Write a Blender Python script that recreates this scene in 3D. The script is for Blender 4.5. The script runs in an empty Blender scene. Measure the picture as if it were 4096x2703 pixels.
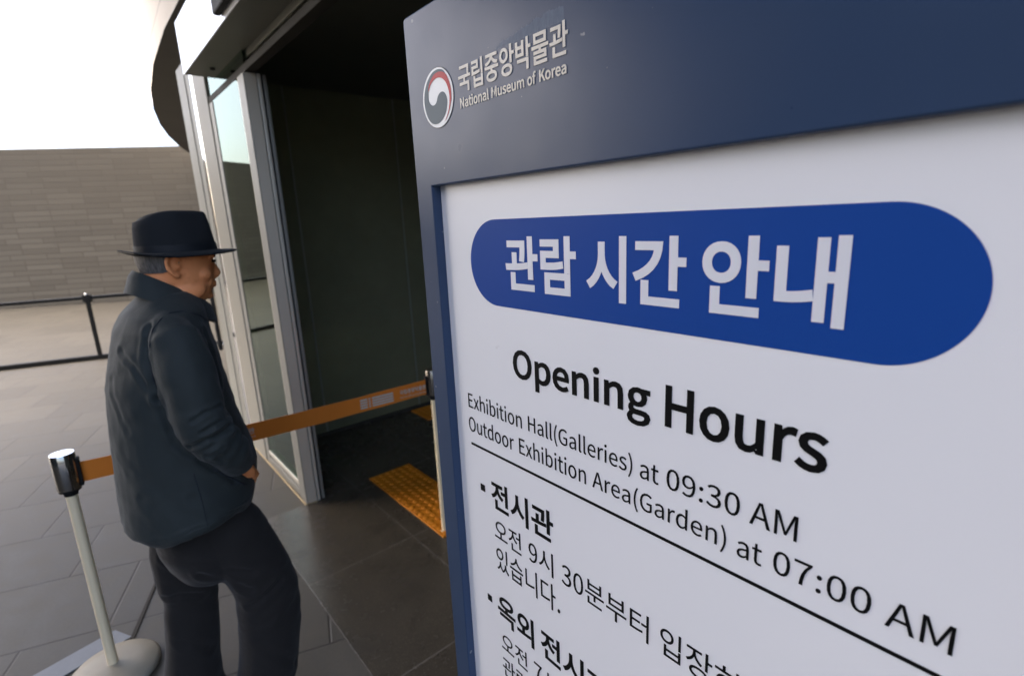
import bpy, bmesh, math, random
from mathutils import Vector, Matrix, noise
random.seed(7)
R = math.radians
C = bpy.context.scene.collection
S = bpy.context.scene

# ------------------------------------------------------------------ camera
EYE = 1.65
cam_d = bpy.data.cameras.new("camera")
cam = bpy.data.objects.new("camera", cam_d); C.objects.link(cam)
cam_d.sensor_width = 36.0
cam_d.lens = 18.169
cam_d.clip_start = 0.02
cam_d.clip_end = 2000
Rm = ((0.64889667, -0.04532225, -0.75952552), (-0.14325472, 0.97309505, -0.18045525), (0.74726916, 0.22590243, 0.62494551))
U = [Rm[i][0] for i in range(3)]; V = [Rm[i][1] for i in range(3)]; N = [Rm[i][2] for i in range(3)]
cam.matrix_world = Matrix(((U[0], U[1], U[2], 0), (-N[0], -N[1], -N[2], 0), (V[0], V[1], V[2], EYE), (0, 0, 0, 1)))
cam_d.dof.use_dof = True
cam_d.dof.focus_distance = 0.72
cam_d.dof.aperture_fstop = 5.0
S.camera = cam

# ------------------------------------------------------------------ light
SUN_EL, SUN_AZ = 42.0, 209.0            # azimuth: clockwise from +Y, so the light comes over the plaza (-X, -Y)
w = bpy.data.worlds.new("World"); S.world = w; w.use_nodes = True
nt = w.node_tree; bg = nt.nodes["Background"]
sky = nt.nodes.new("ShaderNodeTexSky"); sky.sky_type = 'NISHITA'; sky.sun_disc = False
sky.sun_elevation = R(SUN_EL); sky.sun_rotation = R(SUN_AZ)
sky.air_density = 0.7; sky.dust_density = 5.0; sky.ozone_density = 0.6
nt.links.new(sky.outputs[0], bg.inputs[0]); bg.inputs[1].default_value = 0.15
sl = bpy.data.lights.new("sun", 'SUN'); sl.energy = 0.5; sl.angle = R(14); sl.color = (1, .98, .95)
so = bpy.data.objects.new("sun", sl); C.objects.link(so)
sd = Vector((math.sin(R(SUN_AZ))*math.cos(R(SUN_EL)), math.cos(R(SUN_AZ))*math.cos(R(SUN_EL)), math.sin(R(SUN_EL))))
so.rotation_euler = sd.to_track_quat('Z', 'Y').to_euler(); so.location = sd*60
S.view_settings.view_transform = 'Standard'; S.view_settings.look = 'None'
S.view_settings.exposure = 2.36; S.view_settings.gamma = 1.0
S.render.engine = 'CYCLES'
try:
    S.cycles.max_bounces = 8; S.cycles.transparent_max_bounces = 12; S.cycles.use_denoising = True
except Exception: pass

# ------------------------------------------------------------------ materials
class NT:
    def __init__(s, name):
        s.m = bpy.data.materials.new(name); s.m.use_nodes = True
        s.t = s.m.node_tree; s.n = s.t.nodes; s.p = s.n["Principled BSDF"]
        s.out = s.n["Material Output"]
    def a(s, typ, props=None, **inp):
        q = s.n.new("ShaderNode"+typ)
        for k, v in (props or {}).items(): setattr(q, k, v)
        for k, v in inp.items(): s.set(q, k.replace('_', ' '), v)
        return q
    def set(s, q, k, v):
        i = q.inputs[int(k)] if k.isdigit() else q.inputs[k]
        if hasattr(v, 'bl_idname') and hasattr(v, 'outputs'): v = v.outputs[0]
        if isinstance(v, bpy.types.NodeSocket): s.t.links.new(v, i)
        else:
            if isinstance(v, (tuple, list)) and len(v) == 3 and i.type == 'RGBA': v = (*v, 1)
            i.default_value = v
    def P(s, **k):
        for a, b in k.items(): s.set(s.p, a.replace('_', ' '), b)
    def math(s, op, a, b=0.0, c=None):
        q = s.n.new("ShaderNodeMath"); q.operation = op
        s.set(q, '0', a); s.set(q, '1', b)
        if c is not None: s.set(q, '2', c)
        return q
    def mix(s, f, a, b):
        q = s.n.new("ShaderNodeMix"); q.data_type = 'RGBA'
        s.set(q, '0', f)
        for i, v in ((6, a), (7, b)): s.set(q, str(i), v)
        return q.outputs[2]
    def ramp(s, f, pts):
        q = s.n.new("ShaderNodeValToRGB"); s.set(q, 'Fac', f)
        e = q.color_ramp.elements
        while len(e) < len(pts): e.new(.5)
        for x, (pos, c) in zip(e, pts):
            x.position = pos; x.color = (c, c, c, 1) if not isinstance(c, tuple) else (*c, 1)
        return q.outputs[0]
    def co(s): return s.a("TexCoord").outputs['Object']
    def noise(s, scale, detail=4, rough=.55, vec=None, dist=0.0):
        q = s.a("TexNoise", Scale=scale, Detail=detail, Roughness=rough, Distortion=dist)
        s.set(q, 'Vector', vec if vec is not None else s.co()); return q.outputs[0]
    def bump(s, h, strength=.2, dist=.01):
        b = s.a("Bump", Strength=strength, Distance=dist); s.set(b, 'Height', h); s.P(Normal=b.outputs[0])

def plain(name, col, rough=.5, metal=0.0, var=.12, scale=6, bump=0.0, bscale=60, bdist=.002, spec=.5, coat=0.0, coatr=.1):
    q = NT(name); n1 = q.noise(scale)
    a = tuple(c*(1-var) for c in col); b = tuple(min(1, c*(1+var)) for c in col)
    q.P(Base_Color=q.mix(n1, a, b), Roughness=q.math('ADD', q.math('MULTIPLY', q.noise(scale*2.3), .14), rough-.07), Metallic=metal, Specular_IOR_Level=spec, Coat_Weight=coat, Coat_Roughness=coatr)
    if bump: q.bump(q.noise(bscale), bump, bdist)
    return q.m

M = {}
def mat_paving():
    q = NT("plaza_granite")
    mp = q.a("Mapping", Rotation=(0, 0, R(-160.96))); q.set(mp, 'Vector', q.co())
    # a along the slab rows, b across
    sep = q.a("SeparateXYZ"); q.set(sep, '0', mp)
    comb = q.a("CombineXYZ"); q.set(comb, '0', q.math('ADD', sep.outputs[1], 1.09)); q.set(comb, '1', q.math('ADD', sep.outputs[0], -2.44))
    br = q.a("TexBrick", {'offset': .5, 'squash': 1.0}, Color1=(.2, .2, .2), Color2=(.8, .8, .8), Mortar=(0, 0, 0), Scale=1.0, Mortar_Size=.006, Mortar_Smooth=.5, Bias=0.0, Brick_Width=.6, Row_Height=.4975)
    q.set(br, 'Vector', comb)
    tone = q.mix(br.outputs[0], (.052, .0465, .0355), (.098, .088, .068))
    speck = q.noise(75, 4, .7); blot = q.noise(.55, 4, .6); mid = q.noise(9, 6, .7)
    c1 = q.mix(q.ramp(speck, [(.35, 0.0), (.65, 1.0)]), (.050, .043, .032), tone)
    c1 = q.mix(.35, tone, c1)
    c2 = q.mix(q.math('MULTIPLY', q.ramp(blot, [(.42, 0.0), (.62, 1.0)]), .35), c1, (.06, .052, .041))
    c2 = q.mix(q.math('MULTIPLY', q.ramp(mid, [(.45, 0.0), (.75, 1.0)]), .35), c2, (.118, .10, .07))
    c3 = q.mix(br.outputs['Fac'], c2, (.042, .035, .028))
    q.P(Base_Color=c3, Roughness=q.math('ADD', q.math('MULTIPLY', mid, .25), .42), Specular_IOR_Level=.4)
    h = q.math('ADD', q.math('MULTIPLY', br.outputs['Fac'], -1.0), q.math('MULTIPLY', speck, .12))
    q.bump(h, .5, .004)
    return q.m
def mat_entry():
    q = NT("dark_granite")
    br = q.a("TexBrick", {'offset': .0}, Color1=(.4, .4, .4), Color2=(.6, .6, .6), Scale=1.0, Mortar_Size=.004, Mortar_Smooth=.2, Brick_Width=.75, Row_Height=.562)
    mp = q.a("Mapping", Location=(.03, .541, 0)); q.set(mp, 'Vector', q.co()); q.set(br, 'Vector', mp)
    sp = q.noise(160, 3); bl = q.noise(7, 5, .65)
    c = q.mix(br.outputs[0], (.052, .044, .032), (.080, .068, .050))
    c = q.mix(q.math('MULTIPLY', q.ramp(sp, [(.5, 0.0), (.7, 1.0)]), .5), c, (.15, .128, .096))
    c = q.mix(q.math('MULTIPLY', q.ramp(bl, [(.4, 0.0), (.7, 1.0)]), .5), c, (.038, .032, .024))
    c = q.mix(br.outputs['Fac'], c, (.13, .115, .095))
    q.P(Base_Color=c, Roughness=q.math('ADD', q.math('MULTIPLY', bl, .26), .13), Specular_IOR_Level=.5)
    q.bump(q.math('ADD', q.math('MULTIPLY', br.outputs['Fac'], -1), q.math('MULTIPLY', sp, .1)), .3, .002)
    return q.m
def mat_stonewall():
    q = NT("coursed_stone")
    sep = q.a("SeparateXYZ"); q.set(sep, '0', q.co())
    cb = q.a("CombineXYZ"); q.set(cb, '0', sep.outputs[0]); q.set(cb, '1', sep.outputs[2])
    br = q.a("TexBrick", {'offset': .37, 'offset_frequency': 3}, Color1=(.0, .0, .0), Color2=(1, 1, 1), Scale=1.0, Mortar_Size=.012, Mortar_Smooth=.6, Bias=-.1, Brick_Width=.8, Row_Height=.13)
    q.set(br, 'Vector', cb)
    low = q.ramp(q.math('DIVIDE', sep.outputs[2], 3.8), [(.0, 1.0), (.5, .9), (.66, .5), (1.0, .35)])
    base = q.mix(q.noise(.5, 3), (.108, .095, .074), (.132, .117, .092))
    course_tone = q.mix(br.outputs[0], (.108, .097, .078), (.152, .138, .112))  # stone tones of the courses, mixed in more towards the base
    c = q.mix(q.math('MULTIPLY', low, .8), base, course_tone)
    c = q.mix(q.math('MULTIPLY', br.outputs['Fac'], q.math('MULTIPLY', low, .75)), c, (.072, .063, .052))
    v = q.noise(3.6, 2, .5)
    c = q.mix(q.math('MULTIPLY', q.ramp(v, [(.64, 0.0), (.74, 1.0)]), .45), c, (.10, .09, .075))
    q.P(Base_Color=c, Roughness=.85, Specular_IOR_Level=.2)
    q.bump(q.math('ADD', q.math('MULTIPLY', br.outputs['Fac'], -1), br.outputs[0]), .5, .01)
    return q.m
def mat_fascia():
    q = NT("pale_limestone_panels")
    sep = q.a("SeparateXYZ"); q.set(sep, '0', q.co())
    st = q.a("Mapping", Scale=(1, 1, .25)); q.set(st, 'Vector', q.co())
    n1 = q.noise(1.3, 4, .6, vec=st.outputs[0])
    zf = q.math('FRACT', q.math('DIVIDE', sep.outputs[2], .9))
    jn = q.math('LESS_THAN', zf, .012)
    c = q.mix(n1, (.50, .45, .395), (.70, .655, .60))
    c = q.mix(jn, c, (.3, .27, .24))
    q.P(Base_Color=c, Roughness=.7); return q.m
def mat_glass(name, tint, refl, ior=1.5, rough=.0):
    q = NT(name)
    fr = q.a("Fresnel", IOR=ior)
    gl = q.a("BsdfGlossy", Color=refl, Roughness=rough); tr = q.a("BsdfTransparent", Color=tint)
    mx = q.n.new("ShaderNodeMixShader"); q.set(mx, '0', fr); q.set(mx, '1', tr); q.set(mx, '2', gl)
    q.t.links.new(mx.outputs[0], q.out.inputs[0]); return q.m
def mat_sheet(name, col, wear=False):
    q = NT(name)
    n1 = q.noise(9, 4); fine = q.noise(420, 2)
    c = q.mix(n1, tuple(x*.93 for x in col), tuple(x*1.06 for x in col))
    rough = q.math('ADD', q.math('MULTIPLY', q.noise(14, 5), .14), .24)
    if wear:
        sep = q.a("SeparateXYZ"); q.set(sep, '0', q.co())
        x, z = sep.outputs[0], sep.outputs[2]
        st = q.a("Mapping", Scale=(1, 1, .35)); q.set(st, 'Vector', q.co())
        rag = q.noise(70, 5, .7, vec=st.outputs[0])
        # a ragged pale patch of old glue above the wording
        u = q.math('MULTIPLY', q.math('ADD', x, .545), 8.5)          # 0..1 along the patch
        top = q.math('ADD', q.math('MULTIPLY', q.math('SINE', q.math('MULTIPLY', u, 1.9)), .013), 1.856)
        top = q.math('ADD', top, q.math('MULTIPLY', q.math('SUBTRACT', rag, .5), .022))
        m1 = q.math('LESS_THAN', z, top); m2 = q.math('GREATER_THAN', z, q.math('ADD', 1.8515, q.math('MULTIPLY', rag, .004)))
        m3 = q.math('GREATER_THAN', u, .0); m4 = q.math('LESS_THAN', u, 1.0)
        mk = q.math('MULTIPLY', q.math('MULTIPLY', m1, m2), q.math('MULTIPLY', m3, m4))
        den = q.math('MULTIPLY', mk, q.ramp(q.noise(160, 4, .75, vec=st.outputs[0]), [(.25, .12), (.7, .6)]))
        c = q.mix(den, c, (.17, .215, .27))
        rough = q.math('ADD', rough, q.math('MULTIPLY', den, .3))
        # scratches and nicks
        sm = q.a("Mapping", Scale=(60, 60, 1.6)); q.set(sm, 'Vector', q.co())
        scr = q.ramp(q.noise(6, 2, .5, vec=sm.outputs[0]), [(.74, 0.0), (.76, 1.0)])
        nick = q.ramp(q.noise(75, 1, .3), [(.785, 0.0), (.80, 1.0)])
        c = q.mix(q.math('MULTIPLY', nick, .6), c, (.35, .36, .36))
        c = q.mix(q.math('MULTIPLY', scr, .12), c, (.01, .015, .03))
    q.P(Base_Color=c, Roughness=rough, Specular_IOR_Level=.22)
    q.bump(q.math('ADD', q.math('MULTIPLY', fine, .25), q.math('MULTIPLY', q.noise(5, 2), 4.0)), .10, .0012)
    return q.m
def mat_poster():
    q = NT("poster_vinyl")
    n1 = q.noise(4, 4); sp = q.ramp(q.noise(40, 2, .4), [(.80, 0.0), (.84, 1.0)])
    c = q.mix(n1, (.785, .795, .82), (.83, .835, .85))
    c = q.mix(q.math('MULTIPLY', sp, .25), c, (.4, .4, .4))
    q.P(Base_Color=c, Roughness=q.math('ADD', q.math('MULTIPLY', n1, .1), .33), Specular_IOR_Level=.5)
    q.bump(q.noise(3.2, 2), .05, .004)
    return q.m
def mat_cloth(name, col, rough=.8, weave=900, sheen=.15, var=.18):
    q = NT(name)
    n1 = q.noise(7, 4); c = q.mix(n1, tuple(x*(1-var) for x in col), tuple(x*(1+var) for x in col))
    wv = q.noise(weave, 2, .5); wr = q.noise(38, 5, .65)
    q.P(Base_Color=c, Roughness=rough, Specular_IOR_Level=.25, Sheen_Weight=sheen, Sheen_Roughness=.5)
    q.bump(q.math('ADD', q.math('MULTIPLY', wv, .15), wr), .28, .006); return q.m
def mat_skin():
    q = NT("skin")
    n1 = q.noise(16, 5, .6); n2 = q.noise(45, 4)
    c = q.mix(n1, (.80, .275, .10), (.87, .35, .14)); c = q.mix(q.math('MULTIPLY', q.ramp(n2, [(.55, 0.0), (.75, 1.0)]), .35), c, (.50, .135, .045))
    q.P(Base_Color=c, Roughness=.48, Subsurface_Weight=.04, Subsurface_Radius=(.01, .004, .002), Specular_IOR_Level=.4)
    q.bump(q.noise(110, 4), .25, .002); return q.m
def mat_hair():
    q = NT("grey_hair"); st = q.a("Mapping", Scale=(1, 1, .12)); q.set(st, 'Vector', q.co())
    n1 = q.noise(240, 3, .6, vec=st.outputs[0])
    q.P(Base_Color=q.mix(q.ramp(n1, [(.3, 0.0), (.8, 1.0)]), (.045, .040, .036), (.20, .18, .16)), Roughness=.55); q.bump(n1, .6, .003); return q.m

M['paving'] = mat_paving(); M['entry'] = mat_entry(); M['wall'] = mat_stonewall(); M['fascia'] = mat_fascia()
M['soffit'] = plain("dark_soffit_panel", (.070, .066, .060), .7, var=.1, scale=1.2)
M['sheet'] = mat_sheet("blue_painted_steel", (.031, .056, .112)); M['header'] = mat_sheet("worn_blue_painted_steel", (.031, .056, .112), True)
M['poster'] = mat_poster()
M['banner'] = plain("blue_print", (.007, .056, .285), .5, var=.05, scale=3, spec=.15)
M['black'] = plain("black_print", (.004, .0042, .0045), .6, var=.1, spec=.12)
M['whiteprint'] = plain("white_print", (.74, .75, .79), .36, var=.03)
M['cream'] = plain("cream_vinyl", (.68, .63, .54), .42, var=.06, scale=30)
M['emblemwhite'] = plain("emblem_white_vinyl", (.66, .68, .68), .35, var=.04)
M['emblemedge'] = plain('emblem_edge_line', (.09, .085, .075), .6)
M['emblemgrey'] = plain("emblem_slate_vinyl", (.075, .11, .13), .45, var=.08, spec=.2)
M['emblemred'] = plain("emblem_red_vinyl", (.52, .045, .045), .45, var=.06, spec=.2)
M['steel'] = plain("satin_door_steel", (.215, .21, .185), .5, .15, var=.1, scale=3)
M['litreveal'] = plain('lightened_reveal_steel', (.56, .50, .40), .5, .1, var=.1, scale=3)  # paler post steel, its colour makes up for missing light on the reveal
M['steeldark'] = plain("dark_door_steel", (.045, .042, .035), .7, .0, var=.1, scale=3, spec=.1)
M['steellite'] = plain("bright_track_steel", (.60, .56, .47), .35, .25, var=.08)
M['panel'] = plain("pale_wall_panel", (.235, .235, .21), .5, .0, var=.07, scale=2.2, spec=.2)
M['panelwarm'] = plain("warm_wall_panel", (.27, .258, .22), .5, .0, var=.06, scale=2.2, spec=.2)
M['mirror'] = plain("polished_trim", (.72, .72, .71), .08, .9, var=.04)
M['whitegloss'] = plain("white_gloss_cladding", (.80, .79, .765), .22, var=.03, coat=.6, coatr=.05)
M['under'] = plain("grey_underside_panel", (.18, .18, .145), .5, var=.12, scale=2)
M['dark'] = plain("dark_recess", (.012, .012, .011), .7)
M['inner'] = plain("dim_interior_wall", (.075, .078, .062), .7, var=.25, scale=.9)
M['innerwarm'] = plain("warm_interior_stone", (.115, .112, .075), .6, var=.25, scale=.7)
M['jointseal'] = plain('grey_joint_sealant', (.17, .18, .15), .6)
M['lobbyfloor'] = plain('dark_lobby_floor', (.036, .034, .024), .6, var=.2, scale=1.1)
M['glass'] = mat_glass("green_door_glass", (.30, .46, .37), (.82, .94, .83), 1.55)
def mat_hazy():
    q = NT("hazy_inner_glass")
    n1 = q.noise(1.1, 4, .6); n2 = q.noise(9, 4)
    df = q.a("BsdfDiffuse"); q.set(df, 'Color', q.mix(n1, (.17, .185, .125), (.31, .30, .19)))
    tr = q.a("BsdfTransparent", Color=(.34, .40, .33)); gl = q.a("BsdfGlossy", Color=(.75, .82, .74), Roughness=.10)
    m1 = q.n.new("ShaderNodeMixShader"); q.set(m1, '0', q.math('ADD', q.math('MULTIPLY', n2, .12), .56)); q.set(m1, '1', tr); q.set(m1, '2', df)
    m2 = q.n.new("ShaderNodeMixShader"); q.set(m2, '0', q.a("Fresnel", IOR=1.45)); q.set(m2, '1', m1); q.set(m2, '2', gl)
    q.t.links.new(m2.outputs[0], q.out.inputs[0]); return q.m
M['glassin'] = mat_hazy()
M['drumglass'] = plain("drum_glazing", (.05, .055, .058), .12, var=.2)
M['blackmetal'] = plain("black_rail_paint", (.010, .010, .0095), .45)
M['chrome'] = plain("chrome", (.85, .85, .84), .07, 1.0, var=.03)
M['dimmedchrome'] = plain('chrome_dark_reflection', (.40, .40, .39), .1, 1.0, var=.05)  # chrome darkened to stand in for the dark doorway it mirrors
M['smoked'] = plain("bronze_chrome", (.30, .275, .235), .25, .85, var=.05)
M['post'] = plain("cream_post_enamel", (.84, .70, .46), .38, var=.06, bump=.05)
M['postbase'] = plain('scuffed_post_base', (.36, .32, .245), .5, var=.12, scale=18, bump=.05)
M['blackplastic'] = plain("black_plastic", (.009, .009, .009), .65, spec=.15)
M['belt'] = mat_cloth("orange_webbing", (.66, .195, .022), .7, 1500, 0.05, .1)
M['beltprint'] = plain("belt_print", (.55, .50, .42), .7)
M['tactile'] = plain("tactile_yellow", (.66, .225, .008), .55, var=.16, scale=20, bump=.1, bscale=300)
M['tape'] = plain("floor_strip_grey", (.20, .215, .235), .5, var=.12, scale=30, bump=.1, bscale=300)
M['groove'] = plain("drain_slot", (.022, .017, .012), .8)
M['jacket'] = mat_cloth("navy_jacket_cloth", (.0235, .030, .0295), .72, 1200, .1)
M['jacketseam'] = mat_cloth("navy_seam_shadow", (.014, .018, .024), .8, 1200, .05)
M['trousers'] = mat_cloth("charcoal_trouser_cloth", (.0155, .0138, .0128), .85, 1100, .1)
M['felt'] = mat_cloth("navy_felt", (.0125, .0145, .0165), .9, 500, .04, .1)
M['feltband'] = mat_cloth("navy_ribbon", (.008, .010, .013), .55, 1500, .05)
M['skin'] = mat_skin(); M['hair'] = mat_hair()
M['eye'] = plain("eye_dark", (.02, .013, .01), .2)
M['shoe'] = plain("black_shoe_leather", (.012, .011, .01), .3)
M['sealant'] = plain("yellowed_sealant", (.40, .30, .16), .7)

# ------------------------------------------------------------------ builders
class MB:
    def __init__(s): s.v = []; s.f = []
    def poly(s, pts): n = len(s.v); s.v += [tuple(p) for p in pts]; s.f.append(tuple(range(n, n+len(pts)))); return s
    def box(s, x0, x1, y0, y1, z0, z1):
        n = len(s.v)
        s.v += [(x0, y0, z0), (x1, y0, z0), (x1, y1, z0), (x0, y1, z0), (x0, y0, z1), (x1, y0, z1), (x1, y1, z1), (x0, y1, z1)]
        s.f += [tuple(n+i for i in q) for q in ((0, 3, 2, 1), (4, 5, 6, 7), (0, 1, 5, 4), (1, 2, 6, 5), (2, 3, 7, 6), (3, 0, 4, 7))]
        return s
    def prism(s, pts, z0, z1):
        n = len(s.v); k = len(pts)
        s.v += [(x, y, z0) for x, y in pts] + [(x, y, z1) for x, y in pts]
        s.f.append(tuple(n+k-1-i for i in range(k))); s.f.append(tuple(n+k+i for i in range(k)))
        for i in range(k): j = (i+1) % k; s.f.append((n+i, n+j, n+k+j, n+k+i))
        return s
    def rings(s, rs, cap=True):
        n = len(s.v); k = len(rs[0])
        for r in rs: s.v += [tuple(p) for p in r]
        for a in range(len(rs)-1):
            for i in range(k):
                j = (i+1) % k; o = n+a*k
                s.f.append((o+i, o+j, o+k+j, o+k+i))
        if cap:
            s.f.append(tuple(n+k-1-i for i in range(k))); o = n+(len(rs)-1)*k
            s.f.append(tuple(o+i for i in range(k)))
        return s
    def lathe(s, prof, k=32, c=(0, 0)):
        return s.rings([[(c[0]+r*math.cos(2*math.pi*i/k), c[1]+r*math.sin(2*math.pi*i/k), z) for i in range(k)] for r, z in prof])
    def ell(s, prof, k=28):
        # prof: (z, x_back, x_front, half_width[, y_centre[, squareness]])
        rs = []
        for p in prof:
            z, xb, xf, hw = p[:4]; yc = p[4] if len(p) > 4 else 0; e = p[5] if len(p) > 5 else 1.0
            r = []
            for i in range(k):
                t = 2*math.pi*i/k; c_, s_ = math.cos(t), math.sin(t)
                r.append(((xb+xf)/2+(xf-xb)/2*math.copysign(abs(c_)**e, c_), yc+hw*math.copysign(abs(s_)**e, s_), z))
            rs.append(r)
        return s.rings(rs)
    def tube(s, path, rad, k=14, flat=None):
        P = [Vector(p) for p in path]
        if not isinstance(rad, (list, tuple)): rad = [rad]*len(P)
        rs = []; up = None
        for i, p in enumerate(P):
            t = (P[min(i+1, len(P)-1)]-P[max(i-1, 0)]).normalized()
            if up is None: up = Vector((0, 0, 1)) if abs(t.z) < .9 else Vector((1, 0, 0))
            a = up.cross(t).normalized(); b = t.cross(a); up = b
            ra = rad[i] if not isinstance(rad[i], tuple) else rad[i][0]; rb = rad[i] if not isinstance(rad[i], tuple) else rad[i][1]
            rs.append([p+a*ra*math.cos(2*math.pi*q/k)+b*rb*math.sin(2*math.pi*q/k) for q in range(k)])
        return s.rings(rs)
    def sphere(s, c, r, k=14, h=9):
        rx, ry, rz = r if isinstance(r, tuple) else (r, r, r)
        rs = []
        for a in range(h):
            t = math.pi*(a+.5)/h
            rs.append([(c[0]+rx*math.sin(t)*math.cos(2*math.pi*i/k), c[1]+ry*math.sin(t)*math.sin(2*math.pi*i/k), c[2]-rz*math.cos(t)) for i in range(k)])
        return s.rings(rs)
    def build(s, name, mat, parent=None, smooth=False, bevel=0.0, segs=2):
        me = bpy.data.meshes.new(name); me.from_pydata(s.v, [], s.f); me.update()
        bm = bmesh.new(); bm.from_mesh(me); bmesh.ops.recalc_face_normals(bm, faces=bm.faces[:])
        if bevel: bmesh.ops.bevel(bm, geom=bm.edges[:], offset=bevel, segments=segs, affect='EDGES', profile=.5, clamp_overlap=True)
        bm.to_mesh(me); bm.free()
        return link(name, me, mat, parent, smooth)

def link(name, me, mat, parent=None, smooth=False):
    me.materials.clear(); me.materials.append(mat)
    o = bpy.data.objects.new(name, me); C.objects.link(o)
    if parent: o.parent = parent
    if smooth is True:
        for p in me.polygons: p.use_smooth = True
    elif smooth:
        me.shade_smooth() if hasattr(me, 'shade_smooth') else None
        for p in me.polygons: p.use_smooth = True
        try: me.set_sharp_from_angle(angle=R(smooth))
        except Exception: pass
    return o
def tag(o, label=None, cat=None, group=None, kind=None):
    for k, v in (('label', label), ('category', cat), ('group', group), ('kind', kind)):
        if v: o[k] = v
    return o
def thing(name, label, cat, loc=(0, 0, 0), rz=0.0, group=None):
    o = bpy.data.objects.new(name, None); C.objects.link(o); o.location = loc; o.rotation_euler = (0, 0, rz); o.empty_display_size = .2
    return tag(o, label, cat, group)
def copy_tree(o, parent=None):
    c = o.copy(); C.objects.link(c); c.parent = parent
    for ch in list(o.children): copy_tree(ch, c)
    return c
def remeshed(mb, voxel, smooth_it=6, fold=None):
    """fuse closed shells into one continuous surface"""
    me = bpy.data.meshes.new("tmp"); me.from_pydata(mb.v, [], mb.f); me.update()
    bm = bmesh.new(); bm.from_mesh(me); bmesh.ops.recalc_face_normals(bm, faces=bm.faces[:]); bm.to_mesh(me); bm.free()
    o = bpy.data.objects.new("tmp", me); C.objects.link(o)
    md = o.modifiers.new("r", 'REMESH'); md.mode = 'VOXEL'; md.voxel_size = voxel
    if smooth_it:
        sm = o.modifiers.new("s", 'SMOOTH'); sm.iterations = smooth_it; sm.factor = .5
    bpy.context.view_layer.update()
    dg = bpy.context.evaluated_depsgraph_get()
    out = bpy.data.meshes.new_from_object(o.evaluated_get(dg))
    bpy.data.objects.remove(o)
    if fold:
        ns = [v.normal.copy() for v in out.vertices]
        for v, n in zip(out.vertices, ns): v.co += n*fold(v.co, n)
        out.update()
    return out

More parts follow.
